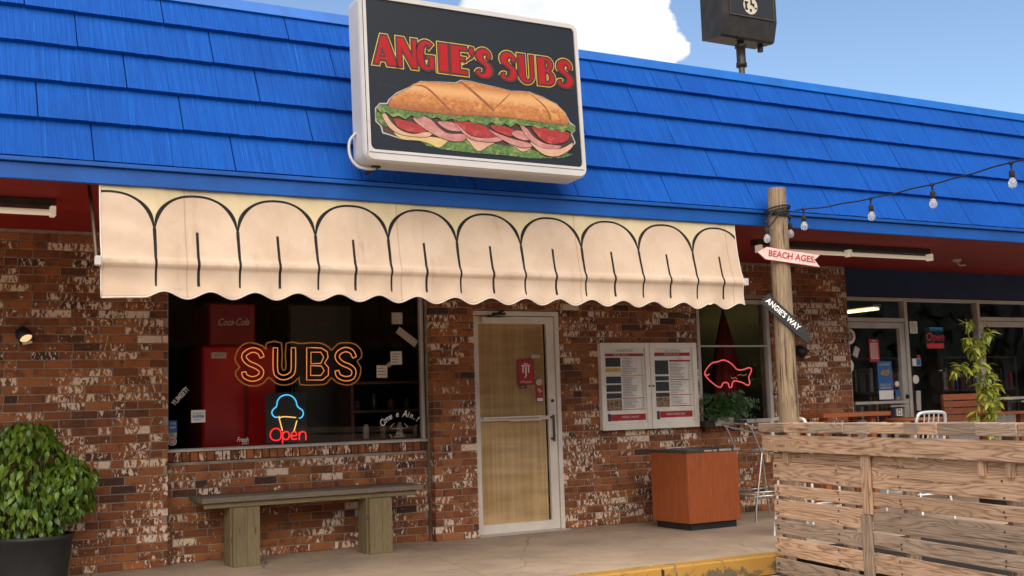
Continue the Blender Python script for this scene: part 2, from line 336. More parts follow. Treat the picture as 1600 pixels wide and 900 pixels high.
s.l(s.b.outputs[0], mxs.inputs[1]); s.l(tr.outputs[0], mxs.inputs[2]); s.l(mxs.outputs[0], s.out.inputs[0])
s.bump(s.noise(po, 160, 2), .12, .002)
M['canvas'] = s.m
M['binding'] = plain('white_binding', (0.5772, 0.5148, 0.4368), .8, 0, .12, 6)

# sign
s = NT('sign_face'); v = s.coord('Object')
st = s.n('ShaderNodeMapping'); st.inputs['Scale'].default_value = (3, 3, 3); st.inputs['Rotation'].default_value = (0, .7, 0); s.l(v, st.inputs[0])
st3 = s.n('ShaderNodeMapping'); st3.inputs['Scale'].default_value = (2.2, 1, 11); st3.inputs['Rotation'].default_value = (0, .75, 0); s.l(v, st3.inputs[0])
f = s.noise(st3.outputs[0], 1.6, 5, .7)
s.base(s.mix(s.ramp(f, .60, .78, 0, .55), c4((.016, .018, .020)), c4((.055, .075, .085))), .28, 0, .3); M['sign_face'] = s.m
M['sign_white'] = plain('sign_white', (0.4992, 0.4758, 0.4446), .4, .0, .08, 2.5, .03, .5, ((0.312, 0.2106, 0.1248), .5))
M['s_yellow'] = plain('letter_yellow', (0.5928, 0.3952, 0.038), .5, 0, .1, 5)
M['s_dark'] = plain('letter_maroon', (.055, .006, .008), .5, 0, .2, 5)
M['s_red'] = plain('letter_red', (0.3496, 0.00912, 0.01064), .55, 0, .15, 5, 0, .2)
def food(name, a, b, sc=22, c=None, rough=.5, shade=False):
    s = NT(name); v = s.coord('Object', (1, 1, 1.7)); f = s.noise(v, sc, 6, .65, .5)
    col = s.mix(s.ramp(f, .32, .7), c4(a), c4(b))
    if c: col = s.mix(s.ramp(s.noise(v, sc*.35, 4, .6, 1.), .52, .68, 0, .8), col, c4(c))
    if shade:
        sp_ = s.n('ShaderNodeSeparateXYZ'); s.l(s.coord('Object'), sp_.inputs[0])
        e = s.math('ADD', sp_.outputs[2], s.math('MULTIPLY', s.math('SUBTRACT', f, .5), .06))
        col = s.mix(s.ramp(e, -.125, -.05, .75, 0), col, c4((.22, .06, .012)))
        col = s.mix(s.math('MULTIPLY', s.ramp(e, -.03, .035), s.ramp(e, .10, .04)), col, c4((.58, .30, .11)))
    s.base(col, rough); return s.m
M['bread'] = food('bread_print', (0.3344, 0.1026, 0.019), (0.5016, 0.1976, 0.0456), 30, (0.5624, 0.2736, 0.076), shade=True)
M['bread_dark'] = food('bread_crease', (0.1976, 0.057, 0.01368), (0.2736, 0.0912, 0.0228), 30)
M['lettuce'] = food('lettuce_print', (0.0228, 0.0646, 0.00912), (0.1216, 0.2128, 0.038), 34, (0.228, 0.2736, 0.076))
M['cheese'] = food('cheese_print', (0.456, 0.3192, 0.0988), (0.532, 0.3952, 0.1672), 16)
M['ham'] = food('ham_print', (0.3496, 0.1216, 0.1064), (0.456, 0.2052, 0.1672), 14, (0.5016, 0.2736, 0.2204))
M['turkey'] = food('turkey_print', (0.456, 0.2508, 0.152), (0.532, 0.3268, 0.2128), 12)
M['tomato'] = food('tomato_print', (0.228, 0.00912, 0.00912), (0.3496, 0.0228, 0.0152), 20, (0.418, 0.076, 0.0456))
M['halo'] = plain('print_outline', (0.38, 0.3572, 0.3192), .5)
M['drawn'] = plain('print_line', (.05, .02, .012), .5)
M['n_orange'] = emit('neon_orange', (1.0, .30, .07), 0.315, (.3, .12, .05))
M['n_amber'] = emit('neon_amber_dim', (.75, .25, .04), 0.076, (.35, .18, .05))
M['n_blue'] = emit('neon_blue', (.10, .55, .95), 0.357)
M['n_yellow'] = emit('neon_yellow', (1., .62, .16), 0.336)
M['n_red'] = emit('neon_red', (1., .03, .03), 0.378)
M['n_pink'] = emit('neon_pink', (1., .12, .13), 0.252)
M['tube_on'] = emit('lit_tube', (1., .78, .36), 1.6)
M['lens_on'] = emit('lamp_lens', (1., .62, .30), .35, (.8, .6, .4))
M['open_red'] = emit('open_red', (1., .05, .05), .10, (.5, .03, .03))
M['open_blue'] = emit('open_blue', (.1, .5, .9), .10, (.05, .25, .45))
M['acrylic'] = plain('dark_acrylic', (.02, .022, .022), .3, 0, .1, 3)

# ------------------------------------------------------------------ geometry helpers
WORLD = {}
def link(o, parent=None):
    COL.objects.link(o)
    if parent is not None: o.parent = parent
    return o
def wloc(o): return WORLD.get(o, Vector((0, 0, 0)))
class MB:
    """collects faces in the coordinates of the thing's frame and links them as one mesh object"""
    def __init__(s): s.v = []; s.f = []; s.sm = []
    def add(s, vs, fs, smooth=False):
        o = len(s.v); s.v += [Vector(q) for q in vs]; s.f += [[i+o for i in f] for f in fs]; s.sm += [smooth]*len(fs); return s
    def box(s, x0, x1, y0, y1, z0, z1, bev=0.):
        if x0 > x1: x0, x1 = x1, x0
        if bev <= 0:
            return s.add([(x, y, z) for x in (x0, x1) for y in (y0, y1) for z in (z0, z1)],
                         [(0, 1, 3, 2), (4, 6, 7, 5), (0, 4, 5, 1), (2, 3, 7, 6), (0, 2, 6, 4), (1, 5, 7, 3)])
        b = min(bev, (x1-x0)*.45, (y1-y0)*.45, (z1-z0)*.45)
        bm = bmesh.new()
        mat = Matrix.Translation(((x0+x1)/2, (y0+y1)/2, (z0+z1)/2)) @ Matrix.Diagonal((x1-x0, y1-y0, z1-z0, 1))
        bmesh.ops.create_cube(bm, size=1, matrix=mat)
        bmesh.ops.bevel(bm, geom=list(bm.edges), offset=b, segments=1, affect='EDGES')
        bm.verts.ensure_lookup_table()
        s.add([v.co.copy() for v in bm.verts], [[v.index for v in f.verts] for f in bm.faces]); bm.free(); return s
    def obox(s, c, ax, ay, az, hx, hy, hz):
        c, ax, ay, az = Vector(c), Vector(ax).normalized(), Vector(ay).normalized(), Vector(az).normalized()
        return s.add([c+ax*hx*i+ay*hy*j+az*hz*k for i in (-1, 1) for j in (-1, 1) for k in (-1, 1)],
                     [(0, 1, 3, 2), (4, 6, 7, 5), (0, 4, 5, 1), (2, 3, 7, 6), (0, 2, 6, 4), (1, 5, 7, 3)])
    def tube(s, pts, r, n=8, closed=False, caps=True):
        pts = [Vector(p) for p in pts]; m = len(pts); rs = r if isinstance(r, (list, tuple)) else [r]*m
        rings = []; ref = None
        for i in range(m):
            if closed: t = pts[(i+1) % m]-pts[i-1]
            else: t = pts[min(i+1, m-1)]-pts[max(i-1, 0)]
            t.normalize()
            if ref is None:
                ref = Vector((0, 0, 1)) if abs(t.z) < .9 else Vector((1, 0, 0))
            a = (ref-t*ref.dot(t)); a.normalize(); ref = a; b = t.cross(a)
            rings.append([pts[i]+(a*math.cos(2*math.pi*k/n)+b*math.sin(2*math.pi*k/n))*rs[i] for k in range(n)])
        vs = [q for rg in rings for q in rg]; fs = []
        for i in range(m if closed else m-1):
            j = (i+1) % m
            for k in range(n): fs.append((i*n+k, i*n+(k+1) % n, j*n+(k+1) % n, j*n+k))
        s.add(vs, fs, True)
        if caps and not closed: s.add(rings[0], [list(range(n))[::-1]]); s.add(rings[-1], [list(range(n))])
        return s
    def lathe(s, prof, n=20, c=(0, 0, 0), axis=(0, 0, 1)):
        q = Vector((0, 0, 1)).rotation_difference(Vector(axis)); c = Vector(c); vs = []; fs = []
        for r, z in prof:
            vs += [c+q @ Vector((r*math.cos(2*math.pi*k/n), r*math.sin(2*math.pi*k/n), z)) for k in range(n)]
        for i in range(len(prof)-1):
            for k in range(n): fs.append((i*n+k, i*n+(k+1) % n, (i+1)*n+(k+1) % n, (i+1)*n+k))
        return s.add(vs, fs, True)
    def sheet(s, poly, y, thick=.002, flip=False):
        """a flat panel whose outline lies in the XZ plane, front at y, with real thickness"""
        n = len(poly); vs = [(x, y, z) for x, z in poly]+[(x, y+thick, z) for x, z in poly]
        fs = [list(range(n)), list(range(2*n-1, n-1, -1))]+[(i, i+n, (i+1) % n+n, (i+1) % n) for i in range(n)]
        return s.add(vs, fs)
    def rect(s, x0, x1, z0, z1, y, thick=.002): return s.box(x0, x1, y, y+thick, z0, z1)
    def build(s, name, mat, parent=None, origin=None, smooth=None):
        me = bpy.data.meshes.new(name)
        lo = Vector([min(v[i] for v in s.v) for i in range(3)]); hi = Vector([max(v[i] for v in s.v) for i in range(3)])
        o3 = Vector(origin) if origin is not None else (lo+hi)/2
        me.from_pydata([v-o3 for v in s.v], [], s.f); me.update()
        if any(s.sm): me.polygons.foreach_set('use_smooth', [bool(q) for q in s.sm])
        me.materials.append(M[mat] if isinstance(mat, str) else mat)
        bm = bmesh.new(); bm.from_mesh(me); bmesh.ops.recalc_face_normals(bm, faces=bm.faces); bm.to_mesh(me); bm.free()
        o = bpy.data.objects.new(name, me); link(o, parent); o.location = o3-wloc(parent); WORLD[o] = o3
        return o
def empty(name, loc, label, cat, group=None, rotz=0., frame=False):
    o = bpy.data.objects.new(name, None); COL.objects.link(o); o.location = loc; o.rotation_euler = (0, 0, rotz); o.empty_display_size = .1
    WORLD[o] = Vector((0, 0, 0)) if frame else Vector(loc)      # frame=True: parts are given in the thing's own frame
    return tag(o, label, cat, group)
def tag(o, label=None, cat=None, group=None, kind=None):
    if label: o['label'] = label
    if cat: o['category'] = cat
    if group: o['group'] = group
    if kind: o['kind'] = kind
    return o
def copy_tree(o, parent=None):
    c = o.copy(); COL.objects.link(c)
    if parent is not None: c.parent = parent
    for ch in list(o.children): copy_tree(ch, c)
    return c
def add_mesh_obj(name, me, loc, parent=None, rot=None, scale=None):
    o = bpy.data.objects.new(name, me); link(o, parent); o.location = Vector(loc)-wloc(parent); WORLD[o] = Vector(loc)
    if rot is not None: o.rotation_euler = rot
    if scale is not None: o.scale = scale
    return o
def text_polys(txt, size, shear=0., spacing=1., offset=0.):
    cu = bpy.data.curves.new('t', 'FONT'); cu.body = txt; cu.size = size; cu.shear = shear; cu.space_character = spacing; cu.offset = offset
    cu.resolution_u = 3; cu.align_x = 'CENTER'; cu.align_y = 'CENTER'
    ob = bpy.data.objects.new('t', cu); COL.objects.link(ob)
    dg = bpy.context.evaluated_depsgraph_get(); me = bpy.data.meshes.new_from_object(ob.evaluated_get(dg))
    vs = [v.co.copy() for v in me.vertices]; fs = [list(p.vertices) for p in me.polygons]
    bpy.data.objects.remove(ob); bpy.data.curves.remove(cu); bpy.data.meshes.remove(me)
    return vs, fs
def put_text(mb, txt, size, x, z, y, rot=0., shear=0., sx=1., spacing=1., offset=0., plane=None):
    vs, fs = text_polys(txt, size, shear, spacing, offset); c, s_ = math.cos(rot), math.sin(rot); out = []
    for q in vs:
        a, b = q.x*sx, q.y; a, b = a*c-b*s_, a*s_+b*c
        out.append((x+a, y, z+b))
    mb.add(out, fs); return mb
def smooth_path(pts, closed=False, k=4):
    P = [Vector(p) for p in pts]; n = len(P); out = []
    rng = range(n if closed else n-1)
    for i in rng:
        if closed: a, b, c, d = P[i-1], P[i], P[(i+1) % n], P[(i+2) % n]
        else: a, b, c, d = P[max(i-1, 0)], P[i], P[i+1], P[min(i+2, n-1)]
        for j in range(k):
            t = j/k
            out.append(.5*((2*b)+(c-a)*t+(2*a-5*b+4*c-d)*t*t+(3*b-a-3*c+d)*t**3))
    if not closed: out.append(P[-1])
    return out
def strip_outline(pts, hw):
    """closed outline round a centre line, in 2D"""
    P = [Vector(p) for p in pts]; L = []; Rr = []
    for i, p in enumerate(P):
        t = (P[min(i+1, len(P)-1)]-P[max(i-1, 0)]).normalized(); n = Vector((-t.y, t.x)); L.append(p+n*hw); Rr.append(p-n*hw)
    return L+Rr[::-1]

# ------------------------------------------------------------------ ground
g = MB(); g.add([(-400, -400, -.15), (400, -400, -.15), (400, 400, -.15), (-400, 400, -.15)], [(0, 1, 2, 3)])
tag(g.build('parking_lot', 'lot'), kind='structure')
KERB_Y = -2.885
sw = MB(); sw.box(-6, 22, KERB_Y+.002, .12, -.149, -.012); swk = sw.build('sidewalk', 'pad'); tag(swk, kind='structure')
def slant(x0, x1, y0, y1, k=.155):    # walk slabs, joints run slightly askew as poured
    m = MB(); z1 = 0
    def X(x, y): return x+k*(y-KERB_Y)
    e = .003
    a = [(X(x0, y0)+e, y0), (X(x1, y0)-e, y0), (X(x1, y1)-e, y1), (X(x0, y1)+e, y1)]
    b = .009
    cx = sum(q[0] for q in a)/4; cy = sum(q[1] for q in a)/4
    top = [(x+(b if x < cx else -b), y+(b if y < cy else -b)) for x, y in a]
    m.add([(x, y, -.012) for x, y in a]+[(x, y, -.004) for x, y in a]+[(x, y, z1) for x, y in top],
          [(0, 1, 5, 4), (1, 2, 6, 5), (2, 3, 7, 6), (3, 0, 4, 7), (4, 5, 9, 8), (5, 6, 10, 9), (6, 7, 11, 10), (7, 4, 8, 11), (8, 9, 10, 11)])
    return m
xs = [-6, -1.3, 1.15, 3.85, 5.05, 6.30, 7.57, 8.82, 10.07, 11.32, 12.57, 15.1, 21.5]
for a, b in zip(xs[:-1], xs[1:]): slant(a, b, KERB_Y+.17, .10).build('slab', 'concrete', swk)
kb = tag(MB().box(-6, 22, KERB_Y+.03, KERB_Y+.15, -.149, -.02).build('kerb', 'concrete'), kind='structure')
kx = [-6, -3.2, -.4, 1.5, 3.4, 5.11, 6.33, 7.6, 9.5, 11.4, 13.3, 22]
for a, b in zip(kx[:-1], kx[1:]): MB().box(a+.004, b-.004, KERB_Y, KERB_Y+.164, -.152, .004, .012).build('kerb_block', 'kerb' if a < 6.3 else 'concrete', kb)

tag(MB().box(6.40, 16, -9, KERB_Y+.175, -.19, .008).build('seating_shade_pad', 'pad'), kind='structure')  # dark sheet standing in for shade behind the fence gaps

# ------------------------------------------------------------------ building
B = empty('shop_building', (5, 0, 0), 'brick shop building with blue shingled mansard roof and deep red soffit', 'building')
ZS = 2.735                       # soffit height
COURSE, BL, MJ = .0677, .2033, .0095
# wall faces: x0, x1, front y, z0, z1
walls = [(-2.5, 2.18, -.10, 0, ZS), (2.18, 4.60, .05, 0, .835), (4.60, 5.045, -.10, 0, ZS), (2.18, 4.60, .05, 2.50, ZS), (5.045, 6.055, .0, 2.155, ZS),
         (6.055, 7.80, .0, 0, ZS), (7.80, 8.85, .0, 0, .885), (7.80, 8.85, .0, 2.33, ZS), (8.85, 10.03, .0, 0, ZS)]
BD = .095
bricks = []      # (x0,x1,yfront,z0,z1)
for wi, (x0, x1, yf, z0, z1) in enumerate(walls):
    # mortar body behind the brick skin, 8 mm back from the faces
    MB().box(x0+.006, x1-.006, yf+.008, .22, z0, z1-.001).build('wall', 'mortar', B)
    r0 = math.ceil(z0/COURSE-.3); r1 = int((z1+.012)/COURSE)
    for r in range(r0, r1):
        za, zb = r*COURSE+MJ/2, (r+1)*COURSE-MJ/2
        if zb > z1+.002: zb = z1
        if zb-za < .02: continue
        off = (BL/2 if r % 2 else 0)+(r*7 % 3)*.006
        i0 = math.floor((x0-off)/BL)-1; x = i0*BL+off
        while x < x1:
            a, b = max(x+MJ/2, x0), min(x+BL-MJ/2, x1)
            hdr = random.random() < .10
            if b-a > .03:
                if hdr and b-a > .15:
                    mid_ = (a+b)/2; bricks.append((a, mid_-MJ/2, yf, za, zb)); bricks.append((mid_+MJ/2, b, yf, za, zb))
                else: bricks.append((a, b, yf, za, zb))
            x += BL
# rowlock sills under the two windows
for x0, x1, yf, z0, z1 in ((2.19, 4.59, .035, .835, .915), (7.81, 8.84, -.03, .885, .955)):
    n = round((x1-x0)/COURSE)
    for i in range(n):
        bricks.append((x0+(x1-x0)*i/n+.004, x0+(x1-x0)*(i+1)/n-.004, yf, z0+.004, z1))
def project(p):
    d = Vector(p)-CAM_POS; z = d.dot(fw); return 800+FPX*d.dot(rt2)/z, 450-FPX*d.dot(up2)/z, z
def hidden(b):
    x, z = (b[0]+b[1])/2, (b[3]+b[4])/2
    px, py, d = project((x, b[2], z))
    if px < 8 or px > 1592 or py < 4 or py > 890: return True
    if 160 < px < 1152 and py < 468: return True                # behind the awning
    if px < 130 and py > 660: return True                       # behind the potted shrub
    if 318 < px < 660 and 758 < py < 800: return True
    if 936 < px < 1092 and 535 < py < 672: return True
    if px > 1205 and (py > 655 or px < 1245): return True
    return False
def brick_mesh(name, L, H, j):
    rr = random.Random(j); hx, hy, hz, b = L/2, BD/2, H/2, .0035
    vs = []
    for (y, s_) in ((hy, 0), (-hy+b, 0), (-hy, b)):
        for (sx, sz) in ((-1, -1), (1, -1), (1, 1), (-1, 1)):
            vs.append((sx*(hx-s_)+rr.uniform(-.0015, .0015), y+(rr.uniform(-.001, .001) if s_ else 0), sz*(hz-s_)+rr.uniform(-.0012, .0012)))
    fs = [(8, 9, 10, 11)]
    for k in range(4): fs += [(k, (k+1) % 4, 4+(k+1) % 4, 4+k), (4+k, 4+(k+1) % 4, 8+(k+1) % 4, 8+k)]
    fs.append((3, 2, 1, 0))
    return vs, fs
cache = {}
def brick_data(L, H):
    key = (round(L, 3), round(H, 3), random.randint(0, 2))
    if key not in cache:
        vs, fs = brick_mesh('b', key[0], key[1], hash(key) % 9999)
        me = bpy.data.meshes.new('brick'); me.from_pydata(vs, [], fs); me.update(); me.materials.append(M['brick'])
        bm = bmesh.new(); bm.from_mesh(me); bmesh.ops.recalc_face_normals(bm, faces=bm.faces); bm.to_mesh(me); bm.free()
        cache[key] = (me, vs, fs)
    return cache[key]
def tint(b):
    # dark, plain, pale-patched: patched bricks come in drifts along the courses
    x, z = b[0], b[3]
    n = noise.noise(Vector((x*1.1, z*3.2, 3.3)))
    r = random.random(); t = random.uniform(.42, 1.)
    if r < .07: t = random.uniform(0, .2)
    elif r < .3: t = random.uniform(.2, .5)
    wq = random.random()+n*.45
    wh = .0
    if wq > 1.05: wh = random.uniform(.55, .8)
    elif wq > .74: wh = random.uniform(.36, .58)
    elif wq > .48: wh = random.uniform(.25, .42)
    elif wq > .30: wh = random.uniform(.08, .22)
    return (t, wh, random.random(), 1)
order = sorted(range(len(bricks)), key=lambda i: (hidden(bricks[i]), -((bricks[i][1]-bricks[i][0])/project((bricks[i][0], bricks[i][2], bricks[i][3]))[2])))
single = set(order[:298])
V_, F_, T_ = [], [], []
for i, b in enumerate(bricks):
    L, H = b[1]-b[0], b[4]-b[3]
    me, vs, fs = brick_data(L, H); tt = tint(b); dy = random.uniform(-.003, .003)
    c = Vector(((b[0]+b[1])/2, b[2]+BD/2+dy, (b[3]+b[4])/2))
    if i in single:
        o = add_mesh_obj('brick', me, c, B); o.color = tt
    else:
        o0 = len(V_); V_ += [Vector(q)+c for q in vs]; F_ += [[k+o0 for k in f] for f in fs]; T_ += [tt]*len(fs)
me = bpy.data.meshes.new('bricks'); me.from_pydata([v-Vector((5, 0, 0)) for v in V_], [], F_); me.update(); me.materials.append(M['brick'])
bm = bmesh.new(); bm.from_mesh(me); bmesh.ops.recalc_face_normals(bm, faces=bm.faces); bm.to_mesh(me); bm.free()
ca = me.attributes.new('tint', 'FLOAT_VECTOR', 'FACE')
ca.data.foreach_set('vector', [q for t in T_ for q in t[:3]])
ob = add_mesh_obj('bricks', me, (5, 0, 0), B); ob.color = (0, 0, 0, 0); tag(ob, kind='stuff')

# roof: soffit, fascia, deck, shingles, cap
EY, EZ, SL = -2.50, 2.765, R(67.5)
X0, X1 = -3.5, 17.5
MB().box(X0, X1, EY+.03, .4, ZS, ZS+.05).build('soffit', 'soffit', B)
MB().box(X0, X1, EY-.005, EY+.028, 2.66, EZ, .004).build('fascia', 'blue_trim', B)
MB().box(X0, X1, EY-.03, EY+.026, EZ+.001, EZ+.028, .003).build('drip_edge', 'blue_trim', B)
sv = Vector((0, math.cos(SL), math.sin(SL))); nv = Vector((0, -math.sin(SL), math.cos(SL)))
E0 = Vector((0, EY+.012, EZ+.02))
def slope(x, q, h): return Vector((x, 0, 0))+E0+sv*q+nv*h
d0, d1 = slope(X0, -.01, -.03), slope(X1, 1.49, -.03)
MB().add([slope(X0, 0, -.03), slope(X1, 0, -.03), slope(X1, 1.5, -.03), slope(X0, 1.5, -.03), slope(X0, 0, -.06), slope(X1, 0, -.06), slope(X1, 1.5, -.06), slope(X0, 1.5, -.06)],
         [(0, 1, 2, 3), (7, 6, 5, 4), (0, 4, 5, 1), (1, 5, 6, 2), (2, 6, 7, 3), (3, 7, 4, 0)]).build('roof_deck', 'blue_trim', B)
PW, CH = .885, .2955
def shingle_mesh(j, top=False):
    rr = random.Random(j*13+5); n = 9; m = MB(); h = CH+.03 if not top else CH-.02
    xs_ = [0]; 
    for i in range(n): xs_.append(xs_[-1]+rr.uniform(.7, 1.3))
    xs_ = [q/xs_[-1]*(PW-.008)-(PW-.008)/2 for q in xs_]
    for i in range(n):
        a, b = xs_[i]+(.0005 if i else 0), xs_[i+1]-(.0005 if i < n-1 else 0)
        t = .043+rr.uniform(-.0012, .0012); lo = rr.uniform(-.0018, .0018)
        m.add([(a, lo, -.002), (b, lo, -.002), (b, lo, t), (a, lo, t), (a, h, -.012), (b, h, -.012), (b, h, .004), (a, h, .004)],
              [(0, 1, 2, 3), (3, 2, 6, 7), (0, 3, 7, 4), (1, 5, 6, 2), (4, 7, 6, 5), (0, 4, 5, 1)])
    me = bpy.data.meshes.new('shingle'); me.from_pydata(m.v, [], m.f); me.update(); me.materials.append(M['shingle'])
    bm = bmesh.new(); bm.from_mesh(me); bmesh.ops.recalc_face_normals(bm, faces=bm.faces); bm.to_mesh(me); bm.free()
    return me
sh = [shingle_mesh(j) for j in range(5)]; sht = [shingle_mesh(j, True) for j in range(9, 12)]
rowx = [2.079, .881, 1.431, 1.141, .80+.03]
rm = Matrix((Vector((1, 0, 0)), sv, nv)).transposed().to_euler()
for r in range(5):
    x = rowx[r]-6*PW
    while x < X1:
        if x+PW > X0 and x < 15.5:
            p = slope(x+PW/2, r*CH, .0)
            add_mesh_obj('shingle', random.choice(sht if r == 4 else sh), p, B, (rm.x+random.uniform(-.003, .003), rm.y, rm.z+random.uniform(-.0015, .0015)))
        x += PW
cp = MB(); q0, q1 = 1.405, 1.50
a = [slope(0, q0, .032), slope(0, q1, .03), slope(0, q1, .03)+Vector((0, .3, .0)), slope(0, q1, .03)+Vector((0, .3, -.1)), slope(0, q0, .0)]
cp.add([Vector((X0, p.y, p.z)) for p in a]+[Vector((X1, p.y, p.z)) for p in a], [(0, 1, 2, 3, 4), (9, 8, 7, 6, 5)]+[(i, i+5, (i+1) % 5+5, (i+1) % 5) for i in range(5)])
cp.build('coping', 'blue_cap', B)
RT = slope(0, 1.5, 0).z-.25
MB().box(X0, X1, slope(0, 1.5, 0).y+.28, 9, RT-.1, RT).build('flat_roof', 'mortar', B)

# rooms behind the glass
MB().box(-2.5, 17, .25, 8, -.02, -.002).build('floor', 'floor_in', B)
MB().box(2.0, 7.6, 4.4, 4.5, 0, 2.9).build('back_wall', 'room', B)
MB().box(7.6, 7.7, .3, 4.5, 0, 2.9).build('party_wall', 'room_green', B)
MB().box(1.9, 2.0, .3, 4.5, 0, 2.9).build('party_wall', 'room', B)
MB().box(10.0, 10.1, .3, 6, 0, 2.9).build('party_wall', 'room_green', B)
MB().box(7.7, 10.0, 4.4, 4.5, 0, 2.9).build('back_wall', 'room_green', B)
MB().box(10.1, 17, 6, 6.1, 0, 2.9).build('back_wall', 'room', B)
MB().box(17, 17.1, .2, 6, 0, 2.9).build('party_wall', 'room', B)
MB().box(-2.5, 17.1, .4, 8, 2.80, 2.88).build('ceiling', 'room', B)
MB().box(17.1, 17.2, -.0, 9, 0, RT).build('end_wall', 'room', B)
MB().box(-2.6, -2.5, -.1, 9, 0, RT).build('end_wall', 'mortar', B)

# display window
def framed(x0, x1, z0, z1, yf, t, dep, mat='alu', bars_x=(), bars_z=(), name='display_window', sill=True, bev=.004):
    f = MB(); f.box(x0, x0+t, yf, yf+dep, z0, z1, bev); f.box(x1-t, x1, yf, yf+dep, z0, z1, bev)
    f.box(x0+t, x1-t, yf+.001, yf+dep-.001, z0, z0+t, bev); f.box(x0+t, x1-t, yf+.001, yf+dep-.001, z1-t, z1, bev)
    for q in bars_x: f.box(q-t/2, q+t/2, yf+.001, yf+dep-.002, z0+t, z1-t, bev)
    for q in bars_z: f.box(x0+t, x1-t, yf+.003, yf+dep-.003, q-t*.2, q+t*.2, bev)
    return f.build(name, mat, B)
W1 = framed(2.19, 4.59, .918, 2.49, .055, .028, .06)
MB().rect(2.21, 4.57, .94, 2.47, .098, .005).build('pane', 'glass', W1)
MB().box(2.185, 4.595, .02, .054, .918, .940, .003).build('sill', 'alu', W1)
W2 = framed(7.81, 8.845, .958, 2.32, .02, .045, .07, bars_z=(1.806,))
MB().rect(7.845, 8.81, .985, 1.795, .062, .005).build('pane', 'glass', W2)
MB().rect(7.845, 8.81, 1.818, 2.29, .062, .005).build('pane', 'glass', W2)

# entrance door
DJ = MB(); DJ.box(5.05, 5.095, -.01, .11, 0, 2.15, .003); DJ.box(6.008, 6.05, -.01, .11, 0, 2.15, .003); DJ.box(5.095, 6.008, -.008, .11, 2.105, 2.15, .003)
DF = DJ.build('door_frame', 'door_alu', B)
D = MB(); y0, y1 = .012, .056
D.box(5.10, 5.150, y0, y1, .012, 2.098, .003); D.box(5.918, 6.003, y0, y1, .012, 2.098, .003)
D.box(5.150, 5.918, y0+.001, y1-.001, .012, .10, .003); D.box(5.150, 5.918, y0+.001, y1-.001, 2.028, 2.098, .003); D.box(5.150, 5.918, y0+.001, y1-.001, 1.082, 1.118, .003)
DO = D.build('entrance_door', 'door_alu', B)
MB().rect(5.145, 5.923, .105, 1.08, .030, .005).build('pane', 'glass', DO); MB().rect(5.145, 5.923, 1.12, 2.025, .030, .005).build('pane', 'glass', DO)
kp = MB(); kp.rect(5.13, 5.56, .1, 2.03, .049, .0015); kp.rect(5.52, 5.90, .1, 2.03, .0522, .0015); kp.build('paper_blind', 'kraft', DO)
MB().box(5.16, 5.84, -.035, -.02, 1.108, 1.122, .003).box(5.45, 5.80, -.035, -.018, 1.075, 1.086, .003).box(5.16, 5.19, -.02, .012, 1.10, 1.125).box(5.78, 5.81, -.02, .012, 1.10, 1.125).build('push_bar', 'door_alu', DO)
MB().box(5.925, 5.947, -.05, -.028, .865, 1.125, .004).box(5.927, 5.945, -.03, .013, 1.09, 1.11).box(5.927, 5.945, -.03, .013, .88, .90).build('pull_handle', 'bronze', DO)
MB().lathe([(0, -.012), (.015, -.012), (.017, 0), (.017, .004)], 14, (5.96, .012, 1.262), (0, 1, 0)).build('lock', 'bronze', DO)
dc = MB(); dc.box(5.20, 5.44, -.045, .010, 2.035, 2.085, .006); dc.box(5.17, 5.205, -.05, .009, 2.03, 2.09, .004); dc.build('door_closer', 'door_alu', DO)
MB().tube([(5.235, -.03, 2.09), (5.30, -.11, 2.112), (5.415, -.03, 2.15)], .010, 6).box(5.27, 5.40, -.10, -.06, 2.105, 2.125).build('closer_arm', 'black', DO)
MB().box(5.055, 5.075, -.025, -.01, 2.07, 2.13, .003).build('hinge', 'black', DF)
MB().box(5.05, 6.05, -.12, .11, 0.001, .012, .003).build('threshold', 'alu', DF)

# right-hand shop front
SY = .10
MB().box(10.03, 17.1, SY-.03, SY+.12, 2.405, ZS-.001).build('sign_band', 'navy', B)
f = MB()
def vb(x, w_, z0=0, z1=2.40, y=SY): f.box(x-w_/2, x+w_/2, y, y+.08, z0, z1, .003)
for x, w_ in ((10.06, .05), (11.105, .055), (12.42, .05), (13.47, .055), (14.9, .05), (16.3, .05)): vb(x, w_)
ex = [10.085, 11.0775, 12.395, 13.4425, 14.875, 16.3]
exl = [10.085, 11.1325, 12.445, 13.4975, 14.925]; exr = [11.0775, 12.395, 13.4425, 14.875, 16.275]
for a, b in zip(exl, exr): f.box(a, b, SY+.002, SY+.078, 2.36, 2.398, .003)
f.box(10.085, 11.0775, SY+.003, SY+.076, 2.10, 2.15, .003); f.box(12.445, 13.4425, SY+.003, SY+.076, 2.13, 2.18, .003)
for a, b in ((11.1325, 12.395), (13.4975, 14.875), (14.925, 16.275)): f.box(a, b, SY+.002, SY+.078, .02, .12, .003)
SF = f.build('shop_front_frame', 'alu', B)
for a, b, z0, z1 in ((10.085, 11.0775, 2.15, 2.36), (11.1325, 12.395, .12, 2.36), (12.445, 13.4425, 2.18, 2.36), (13.4975, 14.875, .12, 2.36), (14.925, 16.275, .12, 2.36)):
    MB().rect(a-.01, b+.01, z0-.01, z1+.01, SY+.04, .005).build('pane', 'glass', SF)
